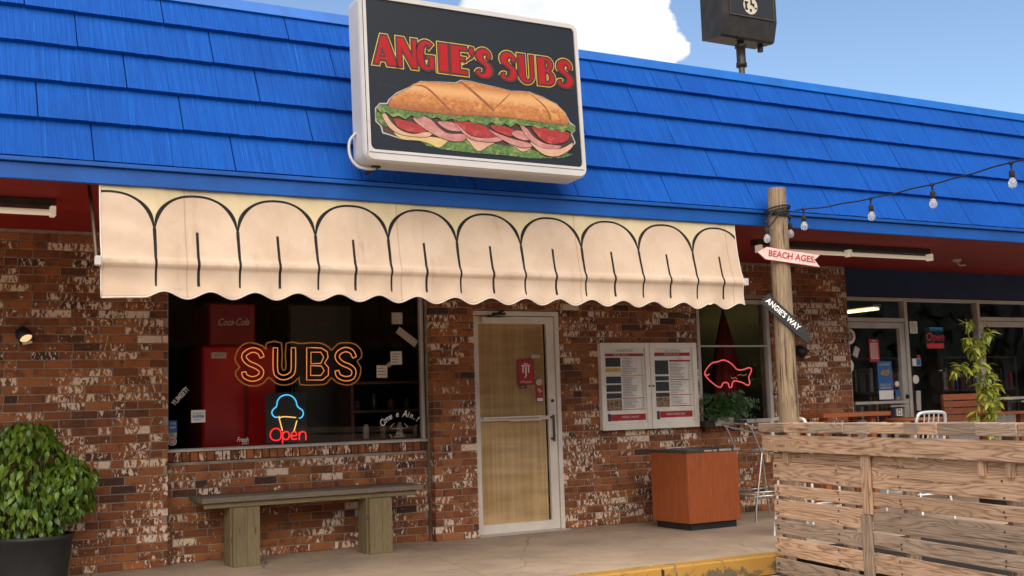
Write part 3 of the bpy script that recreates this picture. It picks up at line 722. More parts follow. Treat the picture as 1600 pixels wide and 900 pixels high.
for a, b, zt, lab in ((10.09, 11.073, 2.095, 'left'), (12.45, 13.438, 2.125, 'right')):
    d = MB(); d.box(a, a+.06, SY+.012, SY+.06, .01, zt, .003); d.box(b-.085, b, SY+.012, SY+.06, .01, zt, .003)
    d.box(a+.06, b-.085, SY+.013, SY+.059, zt-.07, zt, .003); d.box(a+.06, b-.085, SY+.013, SY+.059, .01, .12, .003)
    dd = d.build('shop_door', 'alu', B)
    MB().rect(a+.055, b-.08, .115, zt-.065, SY+.035, .005).build('pane', 'glass', dd)
    MB().box(a+.05, b-.06, SY-.04, SY-.02, 1.115, 1.150, .004).box(b-.36, b-.1, SY-.04, SY-.02, 1.075, 1.095, .003).build('push_bar', 'alu', dd)
    MB().box(b-.055, b-.03, SY-.03, SY+.012, 1.17, 1.22, .004).build('lock', 'dark_metal', dd)

# ------------------------------------------------------------------ soffit fixtures, wall lamps
def tube_fixture(x0, x1, y, label, n=2):
    t = empty('fluorescent_light', ((x0+x1)/2, y, ZS), label, 'light', 'fluorescent fixtures under the soffit')
    MB().box(x0, x1, y-.045, y+.055, ZS-.055, ZS-.001, .004).build('housing', 'dark_metal', t)
    L = (x1-x0)/n
    for i in range(n):
        a, b = x0+i*L+.03, x0+(i+1)*L-.03
        MB().tube([(a, y-.055, ZS-.10), (b, y-.055, ZS-.10)], .021, 10).build('tube', 'lamp_white', t)
    for i in range(n+1):
        q = min(max(x0+i*L, x0+.02), x1-.02)
        MB().box(q-.018, q+.018, y-.08, y-.005, ZS-.125, ZS-.054, .004).build('lamp_holder', 'lamp_white', t)
tube_fixture(7.42, 9.80, -1.42, 'long bare tube fluorescent fixture on red soffit behind the wooden post')
tube_fixture(-1.3, 1.11, -1.45, 'bare tube fluorescent fixture on red soffit left of the beige awning')
hk = MB(); hk.lathe([(.05, 0), (.05, -.02), (.02, -.03)], 14, (10.86, -.91, ZS)); hk.tube([(10.86, -.91, ZS-.03), (10.86, -.95, ZS-.075), (10.93, -.97, ZS-.07)], .012, 6)
tag(hk.build('ceiling_bracket', 'cream_ink'), 'small pale bracket on the red soffit above the glass shop front', 'bracket')
def wall_lamp(x, y, z, label, aim):
    t = empty('wall_lamp', (x, y, z), label, 'lamp', 'small spotlights on the brick wall')
    MB().lathe([(0, -.02), (.055, -.02), (.058, 0), (.0, .0)], 16, (x, y, z), (0, -1, 0)).build('back_plate', 'black', t)
    a = Vector(aim).normalized(); c = Vector((x, y-.05, z))
    MB().tube([(x, y-.005, z), c], .016, 8).build('arm', 'black', t)
    sh_ = MB(); sh_.lathe([(.0, -.055), (.035, -.05), (.052, -.01), (.060, .075), (.052, .075), (.045, -.01)], 18, c, a).build('lamp_shade', 'black', t)
    MB().lathe([(0, .062), (.030, .060), (.051, .045)], 16, c, a).build('lens', 'lens_on', t)
    MB().obox(c+a*.085+Vector((0, -.01, -.02)), (1, 0, .2), (0, 1, 0), (0, 0, 1), .035, .012, .010).build('lamp_clip', 'cream_ink', t)
wall_lamp(1.06, -.10, 1.90, 'small black spotlight with glowing lens on the brick left of the window', (.25, -.75, -.75))
wall_lamp(9.22, .0, 1.75, 'small dark round spotlight on the brick pier behind the post', (.5, -.4, -.6))

# ------------------------------------------------------------------ awning
AX0, AX1, PITCH_A, LINE0 = 1.235, 6.285, .5317, 1.562
A = empty('awning', ((AX0+AX1)/2, -2.5, 2.66), 'long beige awning with painted black arches and scalloped hem', 'awning')
def bottom(x):
    if x < 1.50: return 1.950+.004*math.sin(x*9)
    return 1.972+.0235*math.cos(2*math.pi*(x-1.61)/.289)+.003*math.sin(x*3)
def cloth(x, t):
    """t 0 at the top, .78 at the front bar, 1 at the hem"""
    zb = bottom(x)
    if t < .78:
        q = t/.78; z = 2.672+(2.165-2.672)*q; y = -2.475-.085*q+.012*math.sin(math.pi*q)
    else:
        q = (t-.78)/.22; z = 2.165+(zb-2.165)*q; y = -2.56+.016*math.sin(q*math.pi)-.006*q
    bar = math.exp(-((z-2.170)/.030)**4)
    y -= .010*bar
    n = noise.fractal(Vector((x*1.3, z*2.6, 1.7)), 1., 2., 4)
    fold = noise.noise(Vector((x*5+z*2.5, z*1.1, 9.)))
    y += .008*n+.007*fold*(1-abs(t-.45))+.003*noise.noise(Vector((x*17+z*5, z*2, 4.)))+(.006*math.sin(x*2*math.pi/.289+1.)*max(0, (t-.78)/.22))
    y += .004*math.sin((x*1.0+z*3)*11)*max(0, 1-abs(x-AX0)/.8)
    return Vector((x, y, z))
NX, ts = 330, [i/19*.70 for i in range(20)]+[.72+.005*i for i in range(21)]+[.835+.165*i/10 for i in range(11)]
vs = [cloth(AX0+(AX1-AX0)*i/NX, t) for i in range(NX+1) for t in ts]; nT = len(ts)
fs = [(i*nT+j, (i+1)*nT+j, (i+1)*nT+j+1, i*nT+j+1) for i in range(NX) for j in range(nT-1)]
cv = MB(); cv.add(vs, fs, True); co = cv.build('canvas', 'canvas', A)
me = co.data; uv = me.uv_layers.new(name='UVMap'); oz = WORLD[co]
for lp in me.loops:
    q = me.vertices[lp.vertex_index].co+oz
    uv.data[lp.index].uv = ((q.x-LINE0)/PITCH_A, q.z-1.96)
md = co.modifiers.new('thick', 'SOLIDIFY'); md.thickness = .003; md.offset = 1
bt = MB(); path = [cloth(AX0+(AX1-AX0)*i/260, 1.0)+Vector((0, -.002, 0)) for i in range(261)]
bt.tube(path, .0055, 6); bt.tube([cloth(AX0, t)+Vector((0, -.002, 0)) for t in ts[::3]+[1.]], .006, 6); bt.tube([cloth(AX1, t)+Vector((0, -.002, 0)) for t in ts[::3]+[1.]], .006, 6)
bt.build('hem_binding', 'binding', A)
MB().tube([(AX0-.035, -2.543, 2.168), (AX1+.045, -2.543, 2.168)], .014, 10).build('front_bar', 'white_paint', A)
MB().tube([(AX0, -2.46, 2.678), (AX1, -2.46, 2.678)], .02, 8).build('roller', 'white_paint', A)
for x in (AX0-.02, AX1+.025):
    ar = MB(); ar.tube([(x, -2.20, 2.70), (x-.005, -2.40, 2.46), (x-.01, -2.565, 2.175)], .013, 8)
    ar.build('awning_arm', 'bronze', A); MB().box(x-.022, x+.018, -2.585, -2.545, 2.14, 2.20, .006).build('arm_end', 'white_paint', A)

# ------------------------------------------------------------------ sandwich sign
SG = empty('roof_sign', (2.88, -2.82, 2.9), 'large white framed lightbox sign with a painted sandwich on the blue roof', 'sign', frame=True)
SG.rotation_euler = (R(-3), 0, 0)       # leans back a little; local x right, z up, -y towards the street
def rrect(x0, x1, z0, z1, r, n=5):
    out = []
    for cx, cz, a0 in ((x1-r, z1-r, 0), (x0+r, z1-r, 90), (x0+r, z0+r, 180), (x1-r, z0+r, 270)):
        for i in range(n+1):
            a = R(a0+90*i/n); out.append((cx+r*math.cos(a), cz+r*math.sin(a)))
    return out[::-1]
SX0, SX1, SZ0, SZ1 = -.012, 1.752, -.028, 1.172
def loops(ls):
    m = MB(); n = len(ls[0][0])
    for p, y in ls: m.v += [Vector((x, y, z)) for x, z in p]
    for i in range(len(ls)-1):
        for k in range(n): m.f.append([i*n+k, i*n+(k+1) % n, (i+1)*n+(k+1) % n, (i+1)*n+k]); m.sm.append(False)
    m.f.append(list(range((len(ls)-1)*n, len(ls)*n))); m.sm.append(False)
    m.f.append(list(range(n))[::-1]); m.sm.append(False)
    return m
cab = loops([(rrect(SX0, SX1, SZ0, SZ1, .07), .20), (rrect(SX0, SX1, SZ0, SZ1, .07), .03), (rrect(SX0+.006, SX1-.006, SZ0+.006, SZ1-.006, .066), .012)])
cab.build('cabinet', 'sign_white', SG)
tr_ = MB(); n_ = len(rrect(0, 1, 0, 1, .1))
P1, P2, P3 = rrect(SX0+.002, SX1-.002, SZ0+.002, SZ1-.002, .068), rrect(SX0+.012, SX1-.012, SZ0+.012, SZ1-.012, .06), rrect(.034, 1.712, .052, 1.128, .035)
for p, y in ((P1, .012), (P2, -.006), (P3, -.006), (P3, .008)): tr_.v += [Vector((x, y, z)) for x, z in p]
for i in range(3):
    for k in range(n_): tr_.f.append([i*n_+k, i*n_+(k+1) % n_, (i+1)*n_+(k+1) % n_, (i+1)*n_+k]); tr_.sm.append(False)
tr_.build('retainer_frame', 'sign_white', SG)
jl = MB(); jl.box(.006, .010, -.0085, -.004, .02, 1.12); jl.box(.02, 1.72, -.0085, -.004, .030, .033); jl.build('frame_joint', 'dark_metal', SG)
MB().sheet(P3, .006, .004).build('face_panel', 'sign_face', SG)
def flat(name, polys, mat, y, parent, smooth=False, holes=()):
    """flat print: filled outlines through a 2D curve so holes and concave shapes fill properly"""
    cu = bpy.data.curves.new('c', 'CURVE'); cu.dimensions = '2D'; cu.fill_mode = 'BOTH'; cu.extrude = .0008
    for p in polys:
        sp_ = cu.splines.new('POLY'); sp_.points.add(len(p)-1); sp_.use_cyclic_u = True
        for i, q in enumerate(p): sp_.points[i].co = (q[0], q[1], 0, 1)
    return cu
def flat_mesh(polys, y, offset=0.):
    cu = flat('', polys, None, y, None); cu.offset = offset; ob = bpy.data.objects.new('c', cu); COL.objects.link(ob)
    dg = bpy.context.evaluated_depsgraph_get(); me = bpy.data.meshes.new_from_object(ob.evaluated_get(dg))
    vs = [Vector((v.co.x, y-v.co.z, v.co.y)) for v in me.vertices]; fs = [list(p.vertices) for p in me.polygons]
    bpy.data.objects.remove(ob); bpy.data.curves.remove(cu); bpy.data.meshes.remove(me); return vs, fs
def arc(cx, cy, rx, ry, a0, a1, n=10): return [(cx+rx*math.cos(R(a0+(a1-a0)*i/n)), cy+ry*math.sin(R(a0+(a1-a0)*i/n))) for i in range(n+1)]
S_OUT = [(.10, .25), (.02, .16), (.10, .04), (.28, -.02), (.50, .0), (.64, .12), (.68, .30), (.60, .46), (.44, .56), (.34, .64), (.32, .74), (.38, .82), (.46, .82), (.50, .76), (.47, .70), (.56, .66), (.64, .74), (.60, .90), (.44, 1.01), (.24, 1.0), (.08, .88), (.05, .70), (.14, .56), (.34, .44), (.42, .36), (.40, .22), (.32, .13), (.22, .12), (.17, .18), (.20, .26)]
def ssm(p): return [tuple(q) for q in smooth_path([Vector(q) for q in p], True, 3)]
GL = {
 'A': [[(0, 0), (.30, 1), (.50, 1), (.86, 0), (.50, 0), (.455, .15), (.22, .15), (.175, 0)], [(.25, .27), (.41, .27), (.335, .56)]],
 'N': [[(0, 0), (0, 1), (.30, 1), (.66, .40), (.66, 1), (.86, 1), (.86, 0), (.62, 0), (.19, .62), (.19, 0)]],
 'G': [[*arc(.48, .5, .48, .52, 52, 300, 16), (.84, .02), (.84, .50), (.48, .50), (.48, .40), (.60, .40), (.60, .16), *arc(.52, .5, .18, .38, 270, 90, 10), (.62, .76)]],
 'I': [[(0, 0), (0, 1), (.36, 1), (.36, 0)]],
 'E': [[(0, 0), (0, 1), (.72, 1), (.72, .84), (.40, .84), (.40, .60), (.64, .60), (.64, .47), (.40, .47), (.40, .16), (.72, .16), (.72, 0)]],
 "'": [[(.06, .58), (.20, .70), (.10, .76), (.04, .88), (.12, 1.0), (.26, .98), (.30, .84), (.22, .66)]],
 'S': [ssm(S_OUT)],
 'U': [[(0, 1), (.36, 1), (.36, .26), *arc(.50, .26, .14, .16, 180, 360, 8), (.64, 1), (.84, 1), (.84, .36), *arc(.42, .32, .42, .34, 0, -180, 14), (0, .32)]],
 'B': [[(0, 0), (0, 1), (.46, 1), *arc(.46, .76, .28, .24, 90, -60, 8), *arc(.46, .27, .34, .27, 60, -90, 9)], [(.36, .60), (.36, .88), *arc(.42, .74, .10, .14, 90, -90, 5)], [(.36, .12), (.36, .46), *arc(.43, .29, .14, .17, 90, -90, 5)]],
}
row = [('A', .078, .178), ('N', .256, .148), ('G', .398, .148), ('I', .573, .075), ('E', .665, .130), ("'", .805, .05), ('S', .858, .140), ('S', 1.058, .142), ('U', 1.214, .130), ('B', 1.378, .142), ('S', 1.536, .146)]
wid = {'A': .86, 'N': .86, 'G': .90, 'I': .36, 'E': .72, "'": .30, 'S': .68, 'U': .84, 'B': .80}
for mat, off, y, nm in (('s_yellow', .0150, .0040, 'letter_outline'), ('s_dark', .0095, .0032, 'letter_border'), ('s_red', -.0052, .0024, 'letter')):  # yellow outline, printed maroon border, red letter
    for ch, x, w_ in row:
        k = w_/wid[ch]; H = .212
        polys = [[(x+a*k, .657+b*H) for a, b in p] for p in GL[ch]]
        m = MB(); vs, fs = flat_mesh(polys, y, off); m.add(vs, fs); m.build(nm, mat, SG)
SW = {
 'outline': [(0.165, 0.384), (0.182, 0.415), (0.241, 0.467), (0.348, 0.523), (0.37, 0.541), (0.424, 0.569), (0.554, 0.58), (0.696, 0.59), (0.741, 0.614), (0.819, 0.614), (0.919, 0.603), (1.044, 0.591), (1.146, 0.578), (1.228, 0.585), (1.299, 0.587), (1.404, 0.562), (1.521, 0.52), (1.59, 0.463), (1.627, 0.391), (1.668, 0.368), (1.667, 0.331), (1.636, 0.306), (1.664, 0.239), (1.631, 0.204), (1.578, 0.152), (1.504, 0.119), (1.396, 0.121), (1.327, 0.136), (1.21, 0.134), (1.095, 0.138), (0.925, 0.134), (0.856, 0.111), (0.791, 0.133), (0.572, 0.104), (0.508, 0.119), (0.383, 0.147), (0.267, 0.142), (0.176, 0.164), (0.125, 0.174), (0.115, 0.217), (0.078, 0.252), (0.079, 0.341), (0.113, 0.379)],
 'bread': [(0.172, 0.37), (0.192, 0.417), (0.246, 0.462), (0.348, 0.518), (0.375, 0.542), (0.429, 0.564), (0.553, 0.574), (0.695, 0.584), (0.741, 0.606), (0.819, 0.608), (0.919, 0.597), (1.043, 0.586), (1.146, 0.574), (1.228, 0.579), (1.298, 0.58), (1.398, 0.556), (1.515, 0.514), (1.583, 0.457), (1.61, 0.374), (1.522, 0.364), (1.39, 0.366), (1.249, 0.371), (1.122, 0.374), (0.996, 0.37), (0.826, 0.361), (0.65, 0.35), (0.52, 0.35), (0.361, 0.349), (0.236, 0.352), (0.179, 0.356)],
 'score1': [(0.701, 0.589), (0.741, 0.602), (0.816, 0.556), (0.891, 0.502), (0.982, 0.430), (0.97, 0.416), (0.868, 0.495), (0.784, 0.555), (.735, .590)],
 'score2': [(0.364, 0.532), (0.444, 0.541), (0.507, 0.506), (0.568, 0.452), (0.651, 0.379), (0.64, 0.373), (0.556, 0.445), (0.494, 0.497), (.436, .530)],
 'score3': [(1.134, 0.564), (1.073, 0.51), (0.982, 0.423), (0.989, 0.421), (1.084, .510)],
 'score4': [(1.298, 0.571), (1.389, 0.517), (1.444, 0.459), (1.464, 0.402), (1.452, 0.401), (1.430, 0.461), (1.378, 0.514)],
 'lettuce': [(0.081, 0.341), (0.113, 0.374), (0.164, 0.362), (0.235, 0.362), (0.361, 0.36), (0.65, 0.36), (0.995, 0.38), (1.249, 0.38), (1.521, 0.372), (1.609, 0.378), (1.662, 0.368), (1.665, 0.336), (1.627, 0.311), (1.592, 0.329), (1.553, 0.304), (1.507, 0.327), (1.458, 0.309), (1.412, 0.334), (1.351, 0.317), (1.305, 0.334), (1.211, 0.32), (1.165, 0.337), (1.117, 0.303), (1.073, 0.328), (1.025, 0.302), (0.959, 0.327), (0.912, 0.292), (0.868, 0.313), (0.823, 0.299), (0.78, 0.325), (0.713, 0.304), (0.648, 0.323), (0.582, 0.296), (0.54, 0.322), (0.486, 0.307), (0.434, 0.327), (0.39, 0.297), (0.338, 0.317), (0.295, 0.283), (0.244, 0.303), (0.202, 0.289), (0.152, 0.319), (0.12, 0.306), (0.101, 0.323)],
 'lettuce_left': [(0.08, 0.321), (0.121, 0.315), (0.15, 0.269), (0.168, 0.222), (0.127, 0.228), (0.093, 0.254), (0.077, 0.282)],
 'cheese': [(0.207, 0.186), (0.3, 0.175), (0.436, 0.177), (0.607, 0.172), (0.60, .15), (0.54, 0.106), (0.466, 0.13), (0.382, 0.143), (0.267, 0.142)],
 'green': [(0.383, 0.157), (0.572, 0.15), (0.749, 0.18), (0.949, 0.172), (1.211, 0.16), (1.35, 0.143), (1.639, 0.150), (1.551, 0.113), (1.289, 0.088), (1.058, 0.094), (0.833, 0.090), (0.571, 0.096), (0.444, 0.113)],
 'ham1': [(0.119, 0.31), (0.151, 0.309), (0.19, 0.253), (0.26, 0.201), (0.353, 0.185), (0.449, 0.208), (0.489, 0.197), (0.447, 0.173), (0.331, 0.168), (0.238, 0.179), (0.168, 0.222)],
 'tomato1': [(0.212, 0.28), (0.305, 0.274), (0.388, 0.257), (0.449, 0.218), (0.406, 0.199), (0.322, 0.199), (0.25, 0.22), (0.223, 0.252)],
 'ham2': [(0.353, 0.294), (0.412, 0.325), (0.486, 0.302), (0.537, 0.256), (0.61, 0.213), (0.73, 0.219), (0.756, 0.196), (0.716, 0.167), (0.618, 0.163), (0.512, 0.194), (0.429, 0.236)],
 'ham3': [(0.539, 0.292), (0.647, 0.297), (0.722, 0.274), (0.731, 0.242), (0.644, 0.236), (0.58, 0.255)],
 'tomato2': [(0.654, 0.323), (0.757, 0.313), (0.879, 0.304), (0.955, 0.265), (1.021, 0.23), (0.907, 0.209), (0.796, 0.22), (0.721, 0.264)],
 'ham4': [(0.669, 0.299), (0.721, 0.259), (0.796, 0.211), (0.906, 0.204), (1.021, 0.224), (1.065, 0.213), (0.995, 0.186), (0.894, 0.179), (0.794, 0.189), (0.731, 0.229)],
 'turkey1': [(0.751, 0.205), (0.838, 0.183), (0.984, 0.185), (0.926, 0.149), (0.873, 0.114), (0.834, 0.111), (0.792, 0.153)],
 'tomato3': [(0.958, 0.306), (1.071, 0.307), (1.161, 0.274), (1.113, 0.238), (1.045, 0.253), (0.989, 0.268)],
 'ham5': [(0.933, 0.273), (1.022, 0.245), (1.135, 0.219), (1.284, 0.196), (1.282, 0.175), (1.2, 0.162), (1.087, 0.189), (0.987, 0.237)],
 'turkey2': [(1.098, 0.185), (1.282, 0.175), (1.21, 0.132), (1.154, 0.158)],
 'ham6': [(1.126, 0.265), (1.197, 0.287), (1.275, 0.242), (1.239, 0.218), (1.158, 0.232)],
 'ham7': [(1.2, 0.329), (1.256, 0.303), (1.311, 0.245), (1.403, 0.206), (1.534, 0.201), (1.496, 0.177), (1.376, 0.172), (1.274, 0.221), (1.22, 0.279)],
 'tomato4': [(1.299, 0.328), (1.423, 0.324), (1.59, 0.313), (1.613, 0.283), (1.573, 0.237), (1.462, 0.211), (1.381, 0.23), (1.325, 0.278)],
 'turkey3': [(1.273, 0.21), (1.376, 0.169), (1.532, 0.18), (1.633, 0.231), (1.617, 0.187), (1.504, 0.122), (1.396, 0.121), (1.317, 0.162)]}
FILL = [(0.10, 0.35), (1.64, 0.35), (1.63, 0.22), (1.5, 0.15), (1.2, .16), (.9, .16), (.6, .15), (.3, .16), (.14, .23)]
layers = [('print_outline', 'outline', 'halo', .004), ('print_filling', 'outline', 'drawn', -.0055), ('printed_lettuce', 'green', 'lettuce', 0), ('printed_lettuce', 'lettuce_left', 'lettuce', 0), ('printed_cheese', 'cheese', 'cheese', 0),
          ('printed_slice', 'turkey1', 'turkey', 0), ('printed_slice', 'turkey2', 'turkey', 0), ('printed_tomato', 'tomato1', 'tomato', 0), ('printed_slice', 'ham1', 'turkey', 0), ('printed_slice', 'ham3', 'ham', 0), ('printed_slice', 'ham2', 'ham', 0),
          ('printed_tomato', 'tomato2', 'tomato', 0), ('printed_slice', 'ham4', 'ham', 0), ('printed_tomato', 'tomato3', 'tomato', 0), ('printed_slice', 'ham5', 'ham', 0), ('printed_slice', 'ham6', 'ham', 0), ('printed_tomato', 'tomato4', 'tomato', 0), ('printed_slice', 'ham7', 'ham', 0),
          ('printed_slice', 'turkey3', 'turkey', 0), ('printed_lettuce', 'lettuce', 'lettuce', 0), ('printed_bread', 'bread', 'bread', 0), ('printed_crease', 'score1', 'bread_dark', 0), ('printed_crease', 'score2', 'bread_dark', 0), ('printed_crease', 'score3', 'bread_dark', 0), ('printed_crease', 'score4', 'bread_dark', 0)]
for i, (nm, key, mat, off) in enumerate(layers):
    p = SW[key] if key else FILL
    if key and not key.startswith('lettuce') and key not in ('green', 'outline'): p = [tuple(q) for q in smooth_path([Vector(q) for q in p], True, 3)]
    y = .0048-i*.00042
    # a thin drawn edge under each slice, as in the print
    if mat in ('ham', 'turkey', 'tomato', 'cheese', 'bread'):
        m = MB(); vs, fs = flat_mesh([p], y+.00018, .003); m.add(vs, fs); m.build('printed_edge', 'drawn', SG)
    m = MB(); vs, fs = flat_mesh([p], y, off); m.add(vs, fs); m.build(nm, mat, SG)
br = MB()
for x in (.10,): br.box(x, x+.03, .10, .30, -.045, -.03, .003); br.box(x-.015, x+.045, .11, .14, -.04, -.029)
(br.build('bracket', 'dark_metal', SG))
for x, h in ((.42, .03), (.95, .02), (1.32, .035)):
    MB().tube([(x, .14, 1.172), (x+.004, .14, 1.172+h), (x+.03, .14, 1.172+h+.008)], .008, 6).box(x-.02, x+.05, .10, .18, 1.172, 1.18).build('lifting_lug', 'dark_metal', SG)
MB().tube(smooth_path([(-.012, .14, .20), (-.055, .16, .14), (-.055, .16, .04), (-.01, .15, -.03), (.06, .13, -.05), (.11, .12, -.045)], False, 5), .010, 7).build('conduit', 'white_paint', SG)

# ------------------------------------------------------------------ box light on the roof
RLx, RLy = 7.80, -1.0
RL = empty('roof_floodlight', (RLx, RLy, RT), 'dark boxy floodlight with a white round emblem on a pipe behind the roof edge', 'floodlight')
zb = 4.86
MB().tube([(RLx-.05, RLy, RT), (RLx-.05, RLy, zb-.01)], .032, 12).build('pipe', 'bronze', RL)
MB().lathe([(.033, 4.60), (.055, 4.60), (.055, 4.64), (.047, 4.65), (.047, 4.80), (.06, 4.80), (.06, 4.83), (.03, 4.835), (.04, 4.87)], 16, (RLx-.05, RLy, 0)).build('coupling', 'dark_metal', RL)
h = MB(); x0, x1 = RLx-.385, RLx+.33; yb, yf = RLy+.20, RLy-.14
prof = [(yb, zb+.03), (yf+.06, zb), (yf+.03, zb+.015), (yf, zb+.215), (yf, zb+.75), (yb, zb+.75)]
h.add([(x0, y, z) for y, z in prof]+[(x1-.02*(z < zb+.1), y, z) for y, z in prof], [list(range(6))[::-1], list(range(6, 12))]+[(i, (i+1) % 6, (i+1) % 6+6, i+6) for i in range(6)])
h.build('housing', 'dark_metal', RL)
fr_ = MB()
for a, b, c, d in ((x0+.09, x0+.105, zb+.22, zb+.72), (x1-.05, x1-.035, zb+.22, zb+.72), (x0+.105, x1-.05, zb+.22, zb+.234), (x0+.105, x1-.05, zb+.706, zb+.72)): fr_.box(a, b, yf-.012, yf-.001, c, d)
fr_.build('face_frame', 'bronze', RL)
MB().rect(x0+.105, x1-.05, zb+.234, zb+.706, yf-.006, .004).build('face_plate', 'black', RL)
ex_, ez_ = RLx-.02, zb+.345
em = MB(); em.sheet([(ex_+.092*math.cos(R(a)), ez_+.092*math.sin(R(a))) for a in range(0, 360, 15)], yf-.009, .002); em.sheet([(ex_-.17+.07*math.cos(R(a)), ez_+.125+.02*math.sin(R(a))) for a in range(0, 360, 30)], yf-.009, .002); em.sheet([(ex_+.13+.09*math.cos(R(a)), ez_+.125+.02*math.sin(R(a))) for a in range(0, 360, 30)], yf-.009, .002)
em.build('emblem', 'cream_ink', RL)
mk = MB()
for a, b, c, d in ((-.07, -.045, -.045, .03), (-.075, -.03, .02, .038), (-.072, -.035, -.05, -.035), (.0, .02, .02, .07), (.0, .045, .005, .025), (.03, .05, -.01, .025), (.055, .08, -.03, -.012), (-.01, .015, -.065, -.035)):
    mk.rect(ex_+a, ex_+b, ez_+c, ez_+d, yf-.0115, .002)
mk.build('emblem_mark', 'black', RL)
MB().tube([(x1-.10, RLy+.02, zb+.02), (x1-.10, RLy+.02, zb-.06)], .03, 10).build('photocell', 'dark_metal', RL)

# ------------------------------------------------------------------ neon signs
def plane_tube(m, pts, r, y, closed=False, sm=3):
    P = [Vector((x, y, z)) for x, z in pts]
    if sm: P = smooth_path(P, closed, sm)
    m.tube(P, r, 6, closed); return m
NS = empty('neon_sign', (3.40, .16, 1.65), 'orange double outline neon sign reading SUBS in the big window', 'neon sign', 'neon signs behind the windows')
NO = [(2.965, 1.849), (3.063, 1.82), (3.097, 1.786), (3.1, 1.845), (3.236, 1.846), (3.236, 1.638), (3.257, 1.603), (3.276, 1.637), (3.28, 1.843), (3.411, 1.841), (3.513, 1.849), (3.61, 1.843), (3.683, 1.808), (3.707, 1.779), (3.77, 1.838), (3.845, 1.849), (3.932, 1.838), (3.994, 1.784), (3.999, 1.713), (3.955, 1.678), (3.991, 1.619), (3.977, 1.536), (3.926, 1.478), (3.85, 1.458), (3.752, 1.487), (3.703, 1.528), (3.654, 1.477), (3.58, 1.466), (3.406, 1.472), (3.401, 1.538), (3.341, 1.488), (3.258, 1.469), (3.176, 1.49), (3.118, 1.542), (3.071, 1.492), (2.99, 1.465), (2.899, 1.484), (2.831, 1.541), (2.82, 1.597), (2.855, 1.63), (2.827, 1.675), (2.816, 1.72), (2.85, 1.798), (2.902, 1.838)]
plane_tube(MB(), NO, .0062, .155, True, 2).build('outer_tube', 'n_amber', NS)
S1 = [(3.056, 1.718), (3.033, 1.764), (2.97, 1.784), (2.907, 1.753), (2.895, 1.714), (2.935, 1.668), (3.009, 1.634), (3.049, 1.594), (3.031, 1.549), (2.968, 1.528), (2.905, 1.551), (2.891, 1.59)]
U1 = [(3.179, 1.803), (3.177, 1.604), (3.206, 1.552), (3.258, 1.537), (3.318, 1.562), (3.342, 1.614), (3.345, 1.803)]
S2 = [(3.93, 1.713), (3.9, 1.767), (3.838, 1.785), (3.775, 1.755), (3.762, 1.709), (3.804, 1.661), (3.885, 1.626), (3.921, 1.584), (3.902, 1.531), (3.833, 1.518), (3.771, 1.545), (3.756, 1.592)]
for p in (S1, U1, S2):
    P = smooth_path([Vector(q) for q in p], False, 4); o_ = strip_outline(P, .0205)
    plane_tube(MB(), [tuple(q) for q in o_], .0046, .150, True, 0).build('letter_tube', 'n_orange', NS)
for p, k in (([(3.47, 1.803), (3.54, 1.803), (3.61, 1.799), (3.664, 1.767), (3.672, 1.715), (3.638, 1.663), (3.674, 1.622), (3.673, 1.552), (3.617, 1.509), (3.466, 1.511)], 0), ([(3.51, 1.762), (3.603, 1.762), (3.63, 1.715), (3.601, 1.66), (3.508, 1.658)], 0), ([(3.505, 1.641), (3.607, 1.636), (3.633, 1.593), (3.6, 1.551), (3.504, 1.552)], 0)):
    plane_tube(MB(), p, .0046, .150, True, k).build('letter_tube', 'n_orange', NS)
NI = empty('neon_sign', (3.28, .16, 1.17), 'neon ice cream cone with blue scoop above red Open lettering', 'neon sign', 'neon signs behind the windows')
MB().box(3.09, 3.47, .168, .178, .955, 1.405, .003).build('back_panel', 'acrylic', NI)
plane_tube(MB(), [(3.196, 1.185), (3.161, 1.191), (3.14, 1.226), (3.156, 1.259), (3.183, 1.281), (3.192, 1.326), (3.221, 1.365), (3.274, 1.382), (3.327, 1.368), (3.362, 1.327), (3.374, 1.282), (3.397, 1.258), (3.423, 1.24), (3.43, 1.206), (3.414, 1.178), (3.39, 1.17)], .0062, .150).build('scoop_tube', 'n_blue', NI)
m = MB(); plane_tube(m, [(3.236, 1.065), (3.207, 1.173), (3.205, 1.196)], .0055, .150, False, 0); plane_tube(m, [(3.213, 1.171), (3.219, 1.184), (3.266, 1.188), (3.361, 1.177)], .0055, .150); plane_tube(m, [(3.37, 1.151), (3.341, 1.055)], .0055, .150, False, 0); m.build('cone_tube', 'n_yellow', NI)
m = MB(); plane_tube(m, [(3.174, 1.087), (3.206, 1.077), (3.223, 1.037), (3.211, 0.993), (3.173, 0.981), (3.136, 0.996), (3.122, 1.035), (3.139, 1.074)], .0062, .146, True)
for p in ([(3.234, 0.949), (3.235, 1.054)], [(3.235, 1.025), (3.253, 1.053), (3.282, 1.052), (3.297, 1.023), (3.282, 0.99), (3.252, 0.989), (3.235, 1.012)], [(3.317, 1.017), (3.364, 1.02), (3.353, 1.049), (3.329, 1.05), (3.314, 1.022), (3.323, 0.986), (3.368, 0.989)], [(3.388, 0.977), (3.389, 1.048)], [(3.388, 1.02), (3.412, 1.05), (3.444, 1.04), (3.45, 1.017), (3.449, 0.974)]):
    plane_tube(m, p, .0062, .146, False, 3 if len(p) > 2 else 0)
m.build('open_lettering', 'n_red', NI)
NF = empty('neon_sign', (8.28, .12, 1.5), 'pink red neon outline of a fish in the smaller window', 'neon sign', 'neon signs behind the windows')
